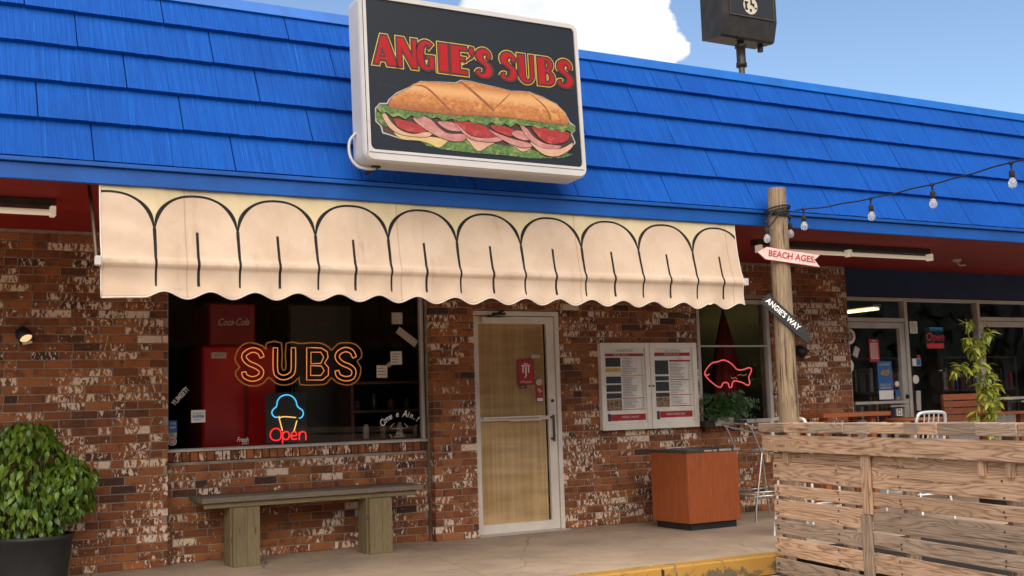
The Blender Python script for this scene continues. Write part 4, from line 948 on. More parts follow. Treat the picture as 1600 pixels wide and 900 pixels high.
plane_tube(MB(), [(7.966, 1.513), (8.011, 1.578), (8.076, 1.626), (8.149, 1.637), (8.234, 1.657), (8.317, 1.632), (8.377, 1.59), (8.427, 1.549), (8.512, 1.548), (8.578, 1.567), (8.625, 1.56), (8.613, 1.513), (8.582, 1.464), (8.592, 1.397), (8.56, 1.373), (8.482, 1.407), (8.377, 1.426), (8.344, 1.401), (8.33, 1.361), (8.299, 1.356), (8.281, 1.402), (8.218, 1.407), (8.184, 1.363), (8.142, 1.364), (8.082, 1.398), (8.004, 1.456)], .0075, .115, True).build('fish_tube', 'n_pink', NF)
plane_tube(MB(), [(7.976, 1.502), (8.006, 1.491), (8.028, 1.507)], .006, .115).build('mouth_tube', 'n_pink', NF)
m = MB(); plane_tube(m, [(8.327, 1.467), (8.357, 1.451), (8.39, 1.463), (8.416, 1.446)], .006, .115); plane_tube(m, [(8.423, 1.483), (8.466, 1.495), (8.497, 1.482), (8.552, 1.494)], .005, .115); m.build('fin_tube', 'n_amber', NF)
NP = empty('neon_sign', (11.68, .17, 1.92), 'small blue and red Open sign in the wide right shop window', 'neon sign', 'neon signs behind the windows')
MB().box(11.53, 11.86, .19, .20, 1.78, 2.05, .003).build('back_panel', 'acrylic', NP)
m = MB(); put_text(m, 'Open', .145, 11.69, 1.925, .186, 0, .2); m.build('open_lettering', 'open_red', NP)
m = MB(); put_text(m, 'YES WE ARE', .048, 11.72, 2.015, .186, 0, .15, .95); m.rect(11.60, 11.84, 2.035, 2.045, .187); m.build('top_lettering', 'open_blue', NP)
MB().rect(11.54, 11.84, 1.785, 1.845, .186).build('lower_strip', 'open_red', NP)

# ------------------------------------------------------------------ things behind the big window
C1 = empty('drink_cooler', (2.98, .75, 0), 'tall red drinks cooler behind the left part of the big window', 'cooler')
MB().box(2.64, 3.33, .60, 1.25, 0, 1.85, .02).build('body', 'cooler', C1)
MB().box(3.02, 3.06, .592, .602, .1, 1.78, .003).build('door_edge', 'cooler_dark', C1)
MB().rect(2.72, 2.86, 1.735, 1.79, .594).build('plate', 'cream_ink', C1)
m = MB(); put_text(m, '% # %', .03, 2.79, 1.762, .592); m.build('plate_print', 'ink', C1)
C2 = empty('drink_dispenser', (2.92, .75, 1.85), 'dark red box with white script lettering on top of the red cooler', 'dispenser')
MB().box(2.71, 3.14, .62, 1.15, 1.855, 2.245, .015).build('body', 'cooler_dark', C2)
m = MB(); put_text(m, 'Coca', .092, 2.855, 2.065, .617, .02, .45, .74); put_text(m, 'Cola', .092, 3.010, 2.068, .617, .02, .45, .74); m.rect(2.925, 2.948, 2.060, 2.068, .617); m.build('script_lettering', 'cream_ink', C2)
FRG = empty('fridge', (3.95, 1.3, 0), 'dark green grey fridge deep behind the orange neon lettering', 'fridge')
MB().box(3.62, 4.28, 1.1, 1.7, 0, 2.3, .02).build('body', 'fridge', FRG); MB().box(3.66, 3.69, 1.07, 1.09, .9, 1.6, .005).build('handle', 'dark_metal', FRG)
m = MB(); put_text(m, 'COLD', .06, 3.95, 2.1, 1.095); m.build('lettering', 'cooler_dark', FRG)
SHF = empty('shelf_unit', (4.5, .9, 0), 'brown shelf unit with jars behind the right end of the big window', 'shelf')
m = MB(); m.box(4.10, 4.13, .7, 1.05, 0, 1.5); m.box(5.0, 5.03, .7, 1.05, 0, 1.5)
for z in (.5, .92, 1.2, 1.48): m.box(4.13, 5.0, .7, 1.05, z, z+.025)
m.build('frame', 'brown', SHF)
for i in range(9):
    x = 4.2+.09*i; m = MB(); hh = random.uniform(.08, .16); m.lathe([(0, 0), (.032, .004), (.032, hh*.75), (.022, hh*.9), (.022, hh)], 10, (x, .80, .945 if i % 2 else 1.225)); m.build('jar', ['brown', 'cream_ink', 'fridge', 'photo_ink'][i % 4], SHF)
CT = empty('counter', (3.6, 2.6, 0), 'dim brown serving counter at the back of the sandwich shop', 'counter')
MB().box(3.3, 6.2, 2.5, 3.1, 0, 1.0, .02).build('body', 'brown', CT); MB().box(3.25, 6.25, 2.45, 3.15, 1.001, 1.04, .01).build('counter_top', 'fridge', CT)
MB().box(5.06, 6.05, .30, .32, 0, 2.3)

def note(name, x0, x1, z0, z1, label, cat, y=.112, mat='paper', rot=0., lines=0, ink='grey_ink', group=None):
    o = MB().box(x0, x1, y, y+.0025, z0, z1).build(name, mat); o.rotation_euler = (0, rot, 0); tag(o, label, cat, group)
    if lines:
        m = MB()
        for i in range(lines):
            z = z1-(i+1)*(z1-z0)/(lines+1); a = x0+(x1-x0)*.12; b = x1-(x1-x0)*random.uniform(.12, .4)
            m.rect(a, b, z-.0035, z+.0035, y-.002, .0015)
        l = m.build('print_lines', ink, o, origin=WORLD[o])
    return o
note('paper_note', 4.325, 4.560, 1.865, 1.935, 'tilted blank strip of paper stuck inside the big window', 'note', .106, 'paper_dim', R(36))
note('paper_note', 4.270, 4.385, 1.640, 1.765, 'small printed sheet taped below the tilted paper strip', 'note', .106, 'paper', R(-1), 4)
note('paper_note', 4.128, 4.235, 1.520, 1.635, 'small printed sheet taped lowest and leftmost of the papers', 'note', .106, 'paper', R(1), 3)
note('paper_note', 4.235, 4.275, 1.62, 1.66, 'tiny tilted scrap of paper between two taped sheets', 'note', .1085, 'paper_dim', R(-40))
note('paper_note', 4.29, 4.40, 2.02, 2.13, 'bluish paper half hidden under the awning hem in the window', 'note', .106, 'paper_dim')
wb = note('window_sticker', 2.421, 2.542, 1.162, 1.268, 'white card with blue lettering in front of the red cooler', 'sticker', .108, 'white_ink')
m = MB(); put_text(m, 'TODAY', .026, 2.475, 1.238, .1055); put_text(m, 'SUPPER', .030, 2.481, 1.212, .1055, 0, 0, 1, 1, .001); put_text(m, 'OPEN 7', .02, 2.475, 1.186, .1055); m.build('lettering', 'blue_ink', wb)
bs = note('window_sticker', 2.225, 2.298, 1.085, 1.185, 'blue square sticker in the lower left corner of the window', 'sticker', .094, 'blue_ink')
m = MB(); put_text(m, 'CLUB', .02, 2.262, 1.16, .0915); put_text(m, '1907', .026, 2.262, 1.125, .0915); m.build('lettering', 'white_ink', bs)
note('window_sticker', 2.225, 2.296, 1.042, 1.083, 'grey printed label under the blue square sticker', 'sticker', .094, 'paper_dim', 0, 3)
rs = tag(MB().lathe([(0, 0), (.036, 0), (.036, .002), (0, .002)], 20, (2.26, .0945, 1.01), (0, -1, 0)).build('window_sticker', 'white_ink'), 'round white and red sticker at the bottom left window corner', 'sticker')
MB().lathe([(0, .0025), (.028, .0025), (.028, .004)], 20, (2.26, .0945, 1.01), (0, -1, 0)).build('red_disc', 'red_ink', rs)
m = MB(); put_text(m, '@', .04, 2.26, 1.01, .089); m.build('mark', 'white_ink', rs)
m = MB(); put_text(m, 'YUMSET!', .062, 2.325, 1.385, .0935, R(48), .1, .78, .95, .001); tag(m.build('window_lettering', 'white_ink'), 'white hand painted slanting word near the left window edge', 'lettering')
m = MB(); cx, cz, rad = 4.362, .965, .245
word = 'Come e Ain.!'
for i, ch in enumerate(word):
    if ch == ' ': continue
    a = R(142-i*8.3-(2 if i > 5 else 0)); put_text(m, ch, .088 if ch.isupper() else .075, cx+rad*math.cos(a), cz+rad*.88*math.sin(a), .0935, (a-R(90))*.75, .22, .85, 1, .0012)
tag(m.build('window_lettering', 'white_ink'), 'white painted greeting curving over a round emblem at lower right', 'lettering')
m = MB()
for a0, a1 in ((20, 62), (118, 165), (195, 225)):
    p = [(4.335+.095*math.cos(R(a)), .0945, 1.02+.085*math.sin(R(a))) for a in range(a0, a1, 7)]; m.tube(p, .0035, 5)
m.tube([(4.26, .0945, 1.045), (4.41, .0945, 1.048)], .003, 5); put_text(m, 'Ang', .05, 4.335, .998, .0935, 0, .2); put_text(m, 'SANDWICH', .022, 4.34, .972, .0935)
tag(m.build('window_emblem', 'cream_ink'), 'faint round line emblem below the curved white greeting', 'emblem')
m = MB(); put_text(m, 'Fresh', .058, 2.86, 1.0, .0935, R(-4), .25, .8); put_text(m, 'DAILY', .022, 2.885, .968, .0935); tag(m.build('window_lettering', 'white_ink'), 'small white script word low on the red cooler side', 'lettering')

# interior ceiling tubes (lit) of the shops
for x, y0, y1, z, lab in ((9.62, .9, 2.9, 2.50, 'lit yellow ceiling tube inside the shop with the fish sign'), (13.02, 2.35, 3.0, 2.50, 'short lit yellow ceiling tube deep inside the right shop'), (13.02, 3.15, 4.2, 2.50, 'lit yellow ceiling tube farther back in the right shop')):
    t = empty('ceiling_tube', (x, (y0+y1)/2, z), lab, 'light', 'lit tubes inside the shops')
    MB().box(x-.08, x+.08, y0, y1, z+.03, z+.07, .004).build('housing', 'white_paint', t)
    for dx in (-.035, .035): MB().tube([(x+dx, y0+.02, z), (x+dx, y1-.02, z)], .018, 8).build('tube', 'tube_on', t)
    for y in (y0+.1, y1-.1): MB().tube([(x, y, z+.07), (x, y, 2.80)], .006, 6).build('hanger', 'dark_metal', t)

# ------------------------------------------------------------------ menu case
MC = empty('menu_case', (7.11, -.05, 1.39), 'white double door menu case with printed price lists on the brick wall', 'menu case')
x0, x1, z0, z1, yf = 6.497, 7.722, .945, 1.836, -.075
MB().box(x0+.01, x1-.01, -.055, -.002, z0+.01, z1-.01).build('back_box', 'case_white', MC)
for a, b, nm in ((x0, 7.107, 0), (7.113, x1, 1)):
    d = MB(); t = .055
    d.box(a, a+t, yf, yf+.02, z0, z1, .004); d.box(b-t, b, yf, yf+.02, z0, z1, .004); d.box(a+t, b-t, yf+.001, yf+.019, z0, z0+t+.012, .004); d.box(a+t, b-t, yf+.001, yf+.019, z1-t, z1, .004)
    dr = d.build('case_door', 'case_white', MC)
    MB().rect(a+t-.005, b-t+.005, z0+t, z1-t+.005, yf+.008, .003).build('pane', 'glass', dr)
    MB().lathe([(0, -.012), (.009, -.012), (.011, 0)], 10, (b-.02 if nm == 0 else a+.02, yf, 1.385), (0, 1, 0)).build('knob', 'bronze', dr)
def menu(xa, xb, za, zb, spec, label_mats):
    y = -.0585
    sheet = MB().rect(xa, xb, za, zb, y, .002).build('menu_sheet', 'paper', MC)
    W_, H_ = xb-xa, zb-za; k = 0
    groups = {}
    for (a, b, c, d, mt) in spec: groups.setdefault(mt, []).append((a, b, c, d))
    for gi, (mt, rs_) in enumerate(groups.items()):
        m = MB()
        for a, b, c, d in rs_: m.rect(xa+W_*a, xa+W_*b, zb-H_*d, zb-H_*c, y-.0012-.0006*gi, .001)
        m.build('menu_print', mt, sheet)
    return sheet
def lines(a, b, c, d, n, rng, mt='grey_ink'):
    out = []
    for i in range(n):
        q = c+(d-c)*(i+.5)/n; h_ = (d-c)/n*.34
        e = a+(b-a)*rng.uniform(.35, .75); out.append((a, e, q-h_/2, q+h_/2, mt)); out.append((b-(b-a)*.10, b, q-h_/2, q+h_/2, mt))
    return out
rg = random.Random(4)
L1 = [(0, 1, .075, .112, 'red_ink'), (.02, .40, .13, .25, 'dark_photo'), (.02, .40, .27, .32, 'yellow_ink'), (.40, 1, .362, .375, 'yellow_ink'), (.02, .40, .38, .47, 'dark_photo'), (.02, .40, .49, .58, 'dark_photo'), (.02, .40, .60, .67, 'dark_photo'), (.02, .40, .68, .83, 'photo_ink'), (.42, 1, .665, .675, 'red_ink'), (.42, 1, .815, .823, 'red_ink'), (.10, 1, .88, .965, 'red_ink'), (.03, .10, .87, .97, 'dark_photo')]
L1 += lines(.44, .98, .13, .35, 10, rg)+lines(.44, .98, .385, .65, 12, rg)+lines(.44, .98, .685, .80, 7, rg)
menu(6.552, 7.035, 1.012, 1.782, L1, None)
L2 = [(0, 1, .065, .112, 'red_ink'), (.0, .38, .17, .36, 'dark_photo'), (.0, .38, .385, .445, 'dark_photo'), (.0, .38, .46, .585, 'dark_photo'), (.0, .38, .61, .665, 'dark_photo'), (.0, .38, .67, .80, 'photo_ink'), (.41, 1, .165, .19, 'red_ink'), (.41, 1, .43, .44, 'red_ink'), (.41, 1, .635, .645, 'red_ink'), (.41, 1, .785, .795, 'red_ink'), (.10, 1, .86, .945, 'red_ink'), (.01, .09, .855, .965, 'dark_photo')]
L2 += lines(.42, .98, .20, .42, 11, rg)+lines(.42, .98, .45, .62, 8, rg)+lines(.42, .98, .655, .775, 7, rg)
s2 = menu(7.172, 7.640, 1.012, 1.782, L2, None)
m = MB(); put_text(m, 'SANDWICHES', .034, 6.80, 1.752, -.0605); put_text(m, 'CALL US TO GO', .030, 7.41, 1.752, -.0605); put_text(m, 'SIDES', .02, 7.50, 1.668, -.0605); m.build('menu_heading', 'grey_ink', MC)
m = MB(); put_text(m, 'SPECIALS  SANDWICH', .020, 6.76, 1.709, -.0625); put_text(m, 'BREAKFAST ALL DAY', .021, 7.40, 1.714, -.0625); put_text(m, 'ORDER ONLINE', .03, 6.84, 1.075, -.0625); put_text(m, 'FRESH EVERY DAY', .03, 7.42, 1.088, -.0625); m.build('menu_heading', 'white_ink', MC)

# posters on the entrance door
ps = note('door_poster', 5.585, 5.765, 1.425, 1.672, 'dark red poster with white double T emblem on the door', 'poster', .0255, 'red_ink')
m = MB(); y = .0235
m.rect(5.628, 5.722, 1.606, 1.622, y); m.rect(5.637, 5.650, 1.545, 1.608, y); m.rect(5.700, 5.713, 1.545, 1.608, y); m.rect(5.667, 5.683, 1.51, 1.62, y); m.rect(5.655, 5.695, 1.627, 1.637, y)
m.tube([(5.675, y, 1.512), (5.668, y, 1.495), (5.655, y, 1.505)], .005, 5); put_text(m, 'CITRUSDAY', .026, 5.675, 1.452, y); m.build('emblem', 'white_ink', ps)
m = MB()
for a, b, c, d in ((5.585, 5.591, 1.43, 1.668), (5.759, 5.765, 1.43, 1.668), (5.585, 5.765, 1.425, 1.430), (5.585, 5.765, 1.667, 1.672)): m.rect(a, b, c, d, .0245, .001)
m.build('border', 's_dark', ps)
note('door_sticker', 5.600, 5.68, 1.39, 1.422, 'small dark label under the double T poster', 'sticker', .026, 'dark_photo', 0, 1, 'cream_ink')
st_ = note('door_sticker', 5.745, 5.838, 1.690, 1.722, 'small pink strip sticker above the red door poster', 'sticker', .0255, 'red_board'); m = MB(); put_text(m, 'CLOSED', .02, 5.792, 1.706, .0235); m.build('lettering', 'red_ink', st_)
rs = tag(MB().lathe([(0, 0), (.034, 0), (.034, .002), (0, .002)], 20, (5.823, .027, 1.455), (0, -1, 0)).build('door_sticker', 'white_ink'), 'round white sticker with red symbol on the door glass', 'sticker')
m = MB(); m.tube([(5.823+.022*math.cos(R(a)), .0245, 1.455+.022*math.sin(R(a))) for a in range(0, 360, 30)], .003, 5, True); put_text(m, '&', .028, 5.823, 1.455, .024); m.build('symbol', 'red_ink', rs)
rr_ = note('door_sticker', 5.790, 5.862, 1.255, 1.41, 'red no smoking style sticker below the round door sticker', 'sticker', .0255, 'red_ink')
m = MB(); put_text(m, '%', .06, 5.824, 1.365, .0235, .3); put_text(m, '!', .03, 5.826, 1.315, .0235); m.rect(5.795, 5.857, 1.262, 1.292, .0238); m.build('symbol', 'white_ink', rr_)

# posters on the right shop front
def poster(x0, x1, z0, z1, mat, label, cat='poster', y=SY+.028): return note('window_poster', x0, x1, z0, z1, label, cat, y, mat)
p = poster(10.475, 10.640, 1.620, 1.895, 'red_ink', 'red bordered white notice on the left glass shop door')
MB().rect(10.497, 10.618, 1.655, 1.845, SY+.026, .001).build('panel', 'paper', p); m = MB(); put_text(m, 'NEW', .03, 10.557, 1.868, SY+.025)
m.build('lettering', 'white_ink', p); m = MB()
for i in range(9): m.rect(10.505+.013*(i % 9), 10.511+.013*(i % 9), 1.66, 1.84, SY+.0245, .001)
m.build('print_lines', 'red_ink', p)
p = poster(10.590, 10.830, 1.165, 1.625, 'blue_ink', 'tall blue poster with pale foot strip on the glass shop door')
MB().rect(10.592, 10.828, 1.168, 1.275, SY+.026, .001).build('foot_strip', 'paper', p); m = MB(); put_text(m, 'SUMMER', .045, 10.71, 1.585, SY+.025); put_text(m, 'BEACH DAYS', .032, 10.71, 1.345, SY+.025); m.rect(10.62, 10.80, 1.30, 1.31, SY+.025); m.rect(10.63, 10.79, 1.325, 1.33, SY+.025); m.build('lettering', 'cream_ink', p)
MB().sheet([(10.63, 1.49), (10.68, 1.53), (10.72, 1.52), (10.79, 1.54), (10.80, 1.47), (10.74, 1.45), (10.66, 1.455)], SY+.0245, .001).build('picture', 'photo_ink', p)
p = poster(10.865, 10.945, 1.155, 1.275, 'blue_ink', 'small blue card beside the tall blue poster', 'sticker'); MB().rect(10.87, 10.94, 1.158, 1.20, SY+.026, .001).build('panel', 'photo_ink', p)
tag(MB().lathe([(0, 0), (.036, 0), (.036, .002), (0, .002)], 18, (10.905, SY+.029, 1.35), (0, -1, 0)).build('window_sticker', 'paper'), 'oval pale sticker beside the blue poster on the shop door', 'sticker')
p = poster(10.865, 10.96, .965, 1.055, 'paper', 'white square card with grey blocks low on the shop door', 'sticker'); MB().rect(10.882, 10.943, .98, 1.04, SY+.026, .001).build('panel', 'grey_ink', p); MB().rect(10.897, 10.928, .995, 1.025, SY+.0245, .001).build('panel', 'paper', p)
p = note('window_poster', 11.195, 11.325, 1.965, 2.115, 'pale printed sheet at the top left of the wide right window', 'poster', SY+.034, 'paper', 0, 6)
p = note('window_poster', 11.20, 11.345, 1.565, 1.655, 'white and blue label on the left edge of the wide right window', 'sticker', SY+.034, 'paper'); MB().rect(11.265, 11.34, 1.57, 1.65, SY+.032, .001).build('panel', 'blue_ink', p)
note('window_poster', 11.285, 11.34, 1.66, 1.70, 'tiny red square sticker above the white and blue label', 'sticker', SY+.034, 'red_ink')
tag(MB().lathe([(0, 0), (.055, 0), (.055, .002), (0, .002)], 18, (11.24, SY+.036, 1.40), (0, -1, 0)).build('window_sticker', 'paper'), 'round white sticker on the left edge of the wide right window', 'sticker')
p = note('window_poster', 11.225, 11.30, 1.02, 1.26, 'tall narrow leaflet low on the left edge of the right window', 'poster', SY+.034, 'paper_dim', R(3), 7)
rs = tag(MB().lathe([(0, 0), (.095, 0), (.095, .002), (0, .002)], 22, (10.165, SY+.029, 1.925), (0, -1, 0)).build('window_sticker', 'paper'), 'round pale sticker with tan centre high on the shop door', 'sticker')
MB().lathe([(0, .0025), (.06, .0025), (.06, .004)], 20, (10.165, SY+.029, 1.925), (0, -1, 0)).build('centre_disc', 'photo_ink', rs)
tag(MB().lathe([(.045, 0), (.085, 0), (.085, .002), (.045, .002), (.045, 0)], 22, (10.12, SY+.029, 1.575), (0, -1, 0)).build('window_sticker', 'paper'), 'pale ring sticker beside the brick edge on the shop door', 'sticker')
note('window_poster', 10.22, 10.30, 1.68, 1.80, 'small tilted red and white flag sticker on the shop door', 'sticker', SY+.028, 'red_board', R(25))

# books and goods in the right shop
for k, (bx, by, bw, lab) in enumerate(((11.35, 1.6, 1.5, 'dark bookcase full of thin books behind the wide right window'), (13.3, 1.5, 1.6, 'dark bookcase behind the far right glass door'))):
    S_ = empty('bookcase', (bx+bw/2, by, 0), lab, 'bookcase', 'bookcases in the right shop')
    m = MB(); m.box(bx, bx+.03, by, by+.3, 0, 1.75); m.box(bx+bw-.03, bx+bw, by, by+.3, 0, 1.75)
    for z in (.05, .45, .85, 1.25, 1.72): m.box(bx+.03, bx+bw-.03, by, by+.3, z, z+.025)
    m.build('frame', 'brown', S_)
    for z in (.475, .875, 1.275):
        x = bx+.05
        while x < bx+bw-.08:
            t_ = random.uniform(.02, .05); hh = random.uniform(.2, .33)
            MB().box(x, x+t_, by+.02, by+.22, z, z+hh).build('book', random.choice(['brown', 'photo_ink', 'red_ink', 'fridge', 'paper_dim', 'blue_ink', 'dark_photo', 'dark_photo', 'brown']), S_); x += t_+random.choice((.002, .004, .05))
# folded red parasol behind the fish window
U_ = empty('folded_parasol', (8.95, .95, 0), 'folded dark red parasol standing behind the fish neon', 'parasol')
m = MB(); pr = []
n_ = 24; vs = []; 
for z, r in ((2.28, .012), (2.1, .05), (1.85, .095), (1.5, .14), (1.15, .165), (1.0, .16)):
    vs.append([(8.95+r*(1+.22*math.cos(8*2*math.pi*k/n_/1))*math.cos(2*math.pi*k/n_), .95+r*(1+.22*math.cos(8*2*math.pi*k/n_))*math.sin(2*math.pi*k/n_), z) for k in range(n_)])
m.add([q for rg_ in vs for q in rg_], [(i*n_+k, i*n_+(k+1) % n_, (i+1)*n_+(k+1) % n_, (i+1)*n_+k) for i in range(5) for k in range(n_)], True)
m.build('canopy', 'umbrella', U_); MB().tube([(8.95, .95, 0), (8.95, .95, 2.34)], .018, 8).build('pole', 'brown', U_); MB().lathe([(0, 0), (.2, 0), (.2, .05), (.04, .09)], 18, (8.95, .95, 0)).build('base', 'dark_metal', U_)

# ------------------------------------------------------------------ bench
BN = empty('bench', (3.3, -.38, 0), 'weathered plank bench on two thick timber legs under the window', 'bench')
def board(name, mat, parent, c, L, Wd, T, axis='x', jit=0., bev=.004, rot=0.):
    """a board whose own X runs along its length"""
    m = MB(); m.box(-L/2, L/2, -Wd/2, Wd/2, -T/2, T/2, bev); o = m.build(name, mat, None, origin=(0, 0, 0)); o.parent = parent
    o.location = Vector(c)-wloc(parent); WORLD[o] = Vector(c)
    if axis == 'z': o.rotation_euler = (0, -math.pi/2, rot)
    elif axis == 'y': o.rotation_euler = (0, rot, math.pi/2)
    else: o.rotation_euler = (jit, rot, 0)
    return o
for i, (yy, zz) in enumerate(((-.475, .538), (-.315, .541), (-.155, .54))): board('seat_plank', 'bench_top', BN, (3.31, yy, zz), 1.93-.02*(i == 2), .156, .042, 'x', random.uniform(-.01, .01))
board('apron', 'bench', BN, (3.30, -.50, .494), 1.86, .03, .045); board('apron', 'bench', BN, (3.30, -.12, .494), 1.86, .03, .045)
for lx, hw_, cuts in ((2.703, .110, (0, .53, 1)), (3.870, .104, (0, .2, .55, 1))):
    lg = MB().box(lx-hw_+.012, lx+hw_-.003, -.515, -.33, .004, .470).build('leg', 'bench', BN)
    for a, b in zip(cuts[:-1], cuts[1:]):
        xa, xb = lx-hw_+2*hw_*a, lx-hw_+2*hw_*b; board('leg_board', 'bench', lg, ((xa+xb)/2, -.535, .2345), .469, .045, xb-xa-.0005, 'z', 0, .003)
    for i in range(2):
        m = MB(); m.box(-.2345, .2345, -.0485, .0485, -.0125, .0125, .003); o = m.build('leg_board', 'bench', None, origin=(0, 0, 0)); o.parent = lg; o.rotation_euler = (0, R(-90), 0)
        c = Vector((lx-hw_+.0005, -.463+.098*i, .2345)); o.location = c-wloc(lg); WORLD[o] = c

# ------------------------------------------------------------------ potted shrub
def leaf_mesh(name, L, Wd, mat, fold=.25, droop=.35, n=3):
    m = MB(); vs = []; 
    for i in range(n+1):
        t = i/n; wv = Wd*math.sin(math.pi*(t**.75))*.5*(1 if i < n else 0); x = L*t; z = -droop*L*t*t
        vs += [(x, -wv, z+fold*wv), (x, 0, z), (x, wv, z+fold*wv)]
    fs = []
    for i in range(n):
        a = i*3; fs += [(a, a+1, a+4, a+3), (a+1, a+2, a+5, a+4)]
    me = bpy.data.meshes.new(name); me.from_pydata(vs, [], fs); me.update(); me.materials.append(M[mat])
    me.polygons.foreach_set('use_smooth', [True]*len(fs)); return me, vs, fs
PX, PY = 1.10, -.56
PT = empty('potted_shrub', (PX, PY, 0), 'bushy green leafed shrub in a black tapered pot by the brick wall', 'plant')
MB().lathe([(0, 0), (.225, 0), (.232, .02), (.272, .345), (.285, .35), (.285, .378), (.268, .378), (.262, .33), (0, .325)], 40, (PX, PY, 0)).build('pot', 'pot', PT)
MB().lathe([(0, .332), (.262, .330)], 24, (PX, PY, 0)).build('soil', 'soil', PT)
ml, lv, lf = leaf_mesh('leaf', .098, .050, 'leaf', .22, .5, 4)
leaves = []
lobes = [(PX-.10, PY+.02, .86, .31, .28, .35), (PX+.23, PY-.02, .72, .20, .22, .25), (PX-.02, PY-.02, .58, .34, .30, .24), (PX-.36, PY, .72, .30, .28, .36), (PX-.05, PY, 1.08, .19, .19, .14)]
rl = random.Random(3)
stems = MB()
for k in range(2300):
    L = rl.choice(lobes[:4]+lobes[:3]+[lobes[4]]); th = rl.uniform(0, 2*math.pi); ph = math.acos(rl.uniform(-1, 1)); rad = rl.uniform(.62, 1.04)**.6
    d = Vector((math.sin(ph)*math.cos(th), math.sin(ph)*math.sin(th), math.cos(ph)))
    p = Vector((L[0]+d.x*L[3]*rad, L[1]+d.y*L[4]*rad, L[2]+d.z*L[5]*rad))
    if p.z < .36 or p.y > -.14: continue
    yaw = math.atan2(d.y, d.x)+rl.uniform(-.9, .9); pit = R(rl.uniform(15, 75)); roll = rl.uniform(-.7, .7); sc = rl.uniform(.5, .85)
    leaves.append((p, (roll, pit, yaw), sc))
for k in range(26):
    L = lobes[k % 5]; th = rl.uniform(-2.6, .5); d = Vector((math.cos(th), math.sin(th)*.8, rl.uniform(.0, 1.1))).normalized()
    p0 = Vector((L[0]+d.x*L[3]*.8, L[1]+d.y*L[4]*.8, L[2]+d.z*L[5]*.8)); ln = rl.uniform(.05, .11)
    if p0.z < .5 or p0.z > 1.12 or k % 5 == 4: continue
    d2 = (d+Vector((0, 0, .35))).normalized(); stems.tube([p0, p0+d2*ln*.6, p0+d2*ln+Vector((0, 0, -.02))], [.004, .003, .002], 5)
    for q in range(7):
        p = p0+d2*ln*(q+1)/7
        if p.y > -.14: continue
        leaves.append((p, (rl.uniform(-.5, .5), R(rl.uniform(10, 60)), th+rl.choice((-1, 1))*rl.uniform(.5, 1.4)), rl.uniform(.55, .9)))
leaves.sort(key=lambda q: (q[0]-CAM_POS).length*1.0-(.25 if project(q[0])[0] > 0 else -3))
for k in range(70):
    L = rl.choice(lobes); p = Vector((L[0]+rl.uniform(-.6, .6)*L[3], L[1]+rl.uniform(-.6, .6)*L[4], L[2]+rl.uniform(-.3, .8)*L[5]))
    if p.z < .4: continue
    b0 = Vector((PX+rl.uniform(-.1, .1), PY+rl.uniform(-.1, .1), .33)); stems.tube([b0, b0.lerp(p, .5)+Vector((0, 0, .06)), p], [.007, .005, .003], 5)
stems.build('stems', 'stem', PT)
from mathutils import Euler
big = MB()
for i, (p, e, sc) in enumerate(leaves):
    if i < 298: add_mesh_obj('leaf', ml, p, PT, e, (sc, sc, sc))
    else:
        mt = Matrix.LocRotScale(p, Euler(e), Vector((sc, sc, sc))); big.add([mt @ Vector(q) for q in lv], lf, True)
tag(big.build('foliage', 'leaf', PT), kind='stuff')

# fern planter on the sill of the fish window
FP = empty('window_planter', (8.07, -.09, .955), 'leafy green fern in a small pale box on the window ledge', 'plant')
MB().box(7.87, 8.12, -.15, -.035, .945, 1.035, .004).build('planter_box', 'planter', FP); MB().box(7.74, 7.865, -.15, -.035, .93, 1.0, .004).build('planter_box', 'dark_metal', FP); MB().box(8.125, 8.30, -.15, -.035, .945, 1.0, .004).build('planter_box', 'dark_metal', FP)
ff = MB(); rl = random.Random(9)
for k in range(120):
    a = rl.uniform(0, 2*math.pi); r = rl.uniform(.10, .34); hz = rl.uniform(.0, .24)
    b0 = Vector((8.07+rl.uniform(-.14, .14), -.10+rl.uniform(-.03, .03), 1.03)); tip = b0+Vector((math.cos(a)*r, -abs(math.sin(a))*r*.45, hz*1.1-r*.35+.06)); midp = b0.lerp(tip, .55)+Vector((0, 0, .08))
    P = smooth_path([b0, midp, tip], False, 4)
    for i in range(1, len(P)):
        t = (P[i]-P[i-1]).normalized(); sd_ = t.cross(Vector((0, -1, .3))).normalized()
        for sg in (-1, 1):
            q = P[i]; l_ = .05*(1-.5*i/len(P)); e1 = q+sd_*sg*l_+t*.02+Vector((0, rl.uniform(-.012, .012), -.008)); ff.add([q, q+t*.016, e1+t*.006, e1], [(0, 1, 2, 3)])
tag(ff.build('fern_fronds', 'fern', FP), kind='stuff')

# ------------------------------------------------------------------ orange cabinet
CB = empty('cabinet', (7.08, -.75, 0), 'orange brown veneered cabinet with worn dark top beside the menu case', 'cabinet')
MB().box(6.81, 7.36, -1.025, -.49, 0.002, .065).build('plinth', 'black', CB)
bx0, bx1, by0, by1 = 6.775, 7.385, -1.06, -.47
MB().box(bx0+.012, bx1-.012, by0+.012, by1, .066, .724).build('body', 'veneer', CB)
def panel(name, x0, x1, y0, y1, z0, z1, rot, mat='veneer'):
    m = MB(); m.box(x0, x1, y0, y1, z0, z1, .003); o = m.build(name, mat, CB); return o
f_ = MB(); f_.box(-.33, .33, -.305, .305, -.006, .006, .003); o = f_.build('front_panel', 'veneer', None, origin=(0, 0, 0)); o.parent = CB; o.rotation_euler = (R(90), R(90), 0); o.location = Vector(((bx0+bx1)/2, by0+.0055, .396))-wloc(CB)
f_ = MB(); f_.box(-.33, .33, -.289, .289, -.006, .006, .003); o = f_.build('side_panel', 'veneer', None, origin=(0, 0, 0)); o.parent = CB; o.rotation_euler = (0, R(90), 0); o.location = Vector((bx0+.0055, (by0+by1)/2+.006, .396))-wloc(CB)
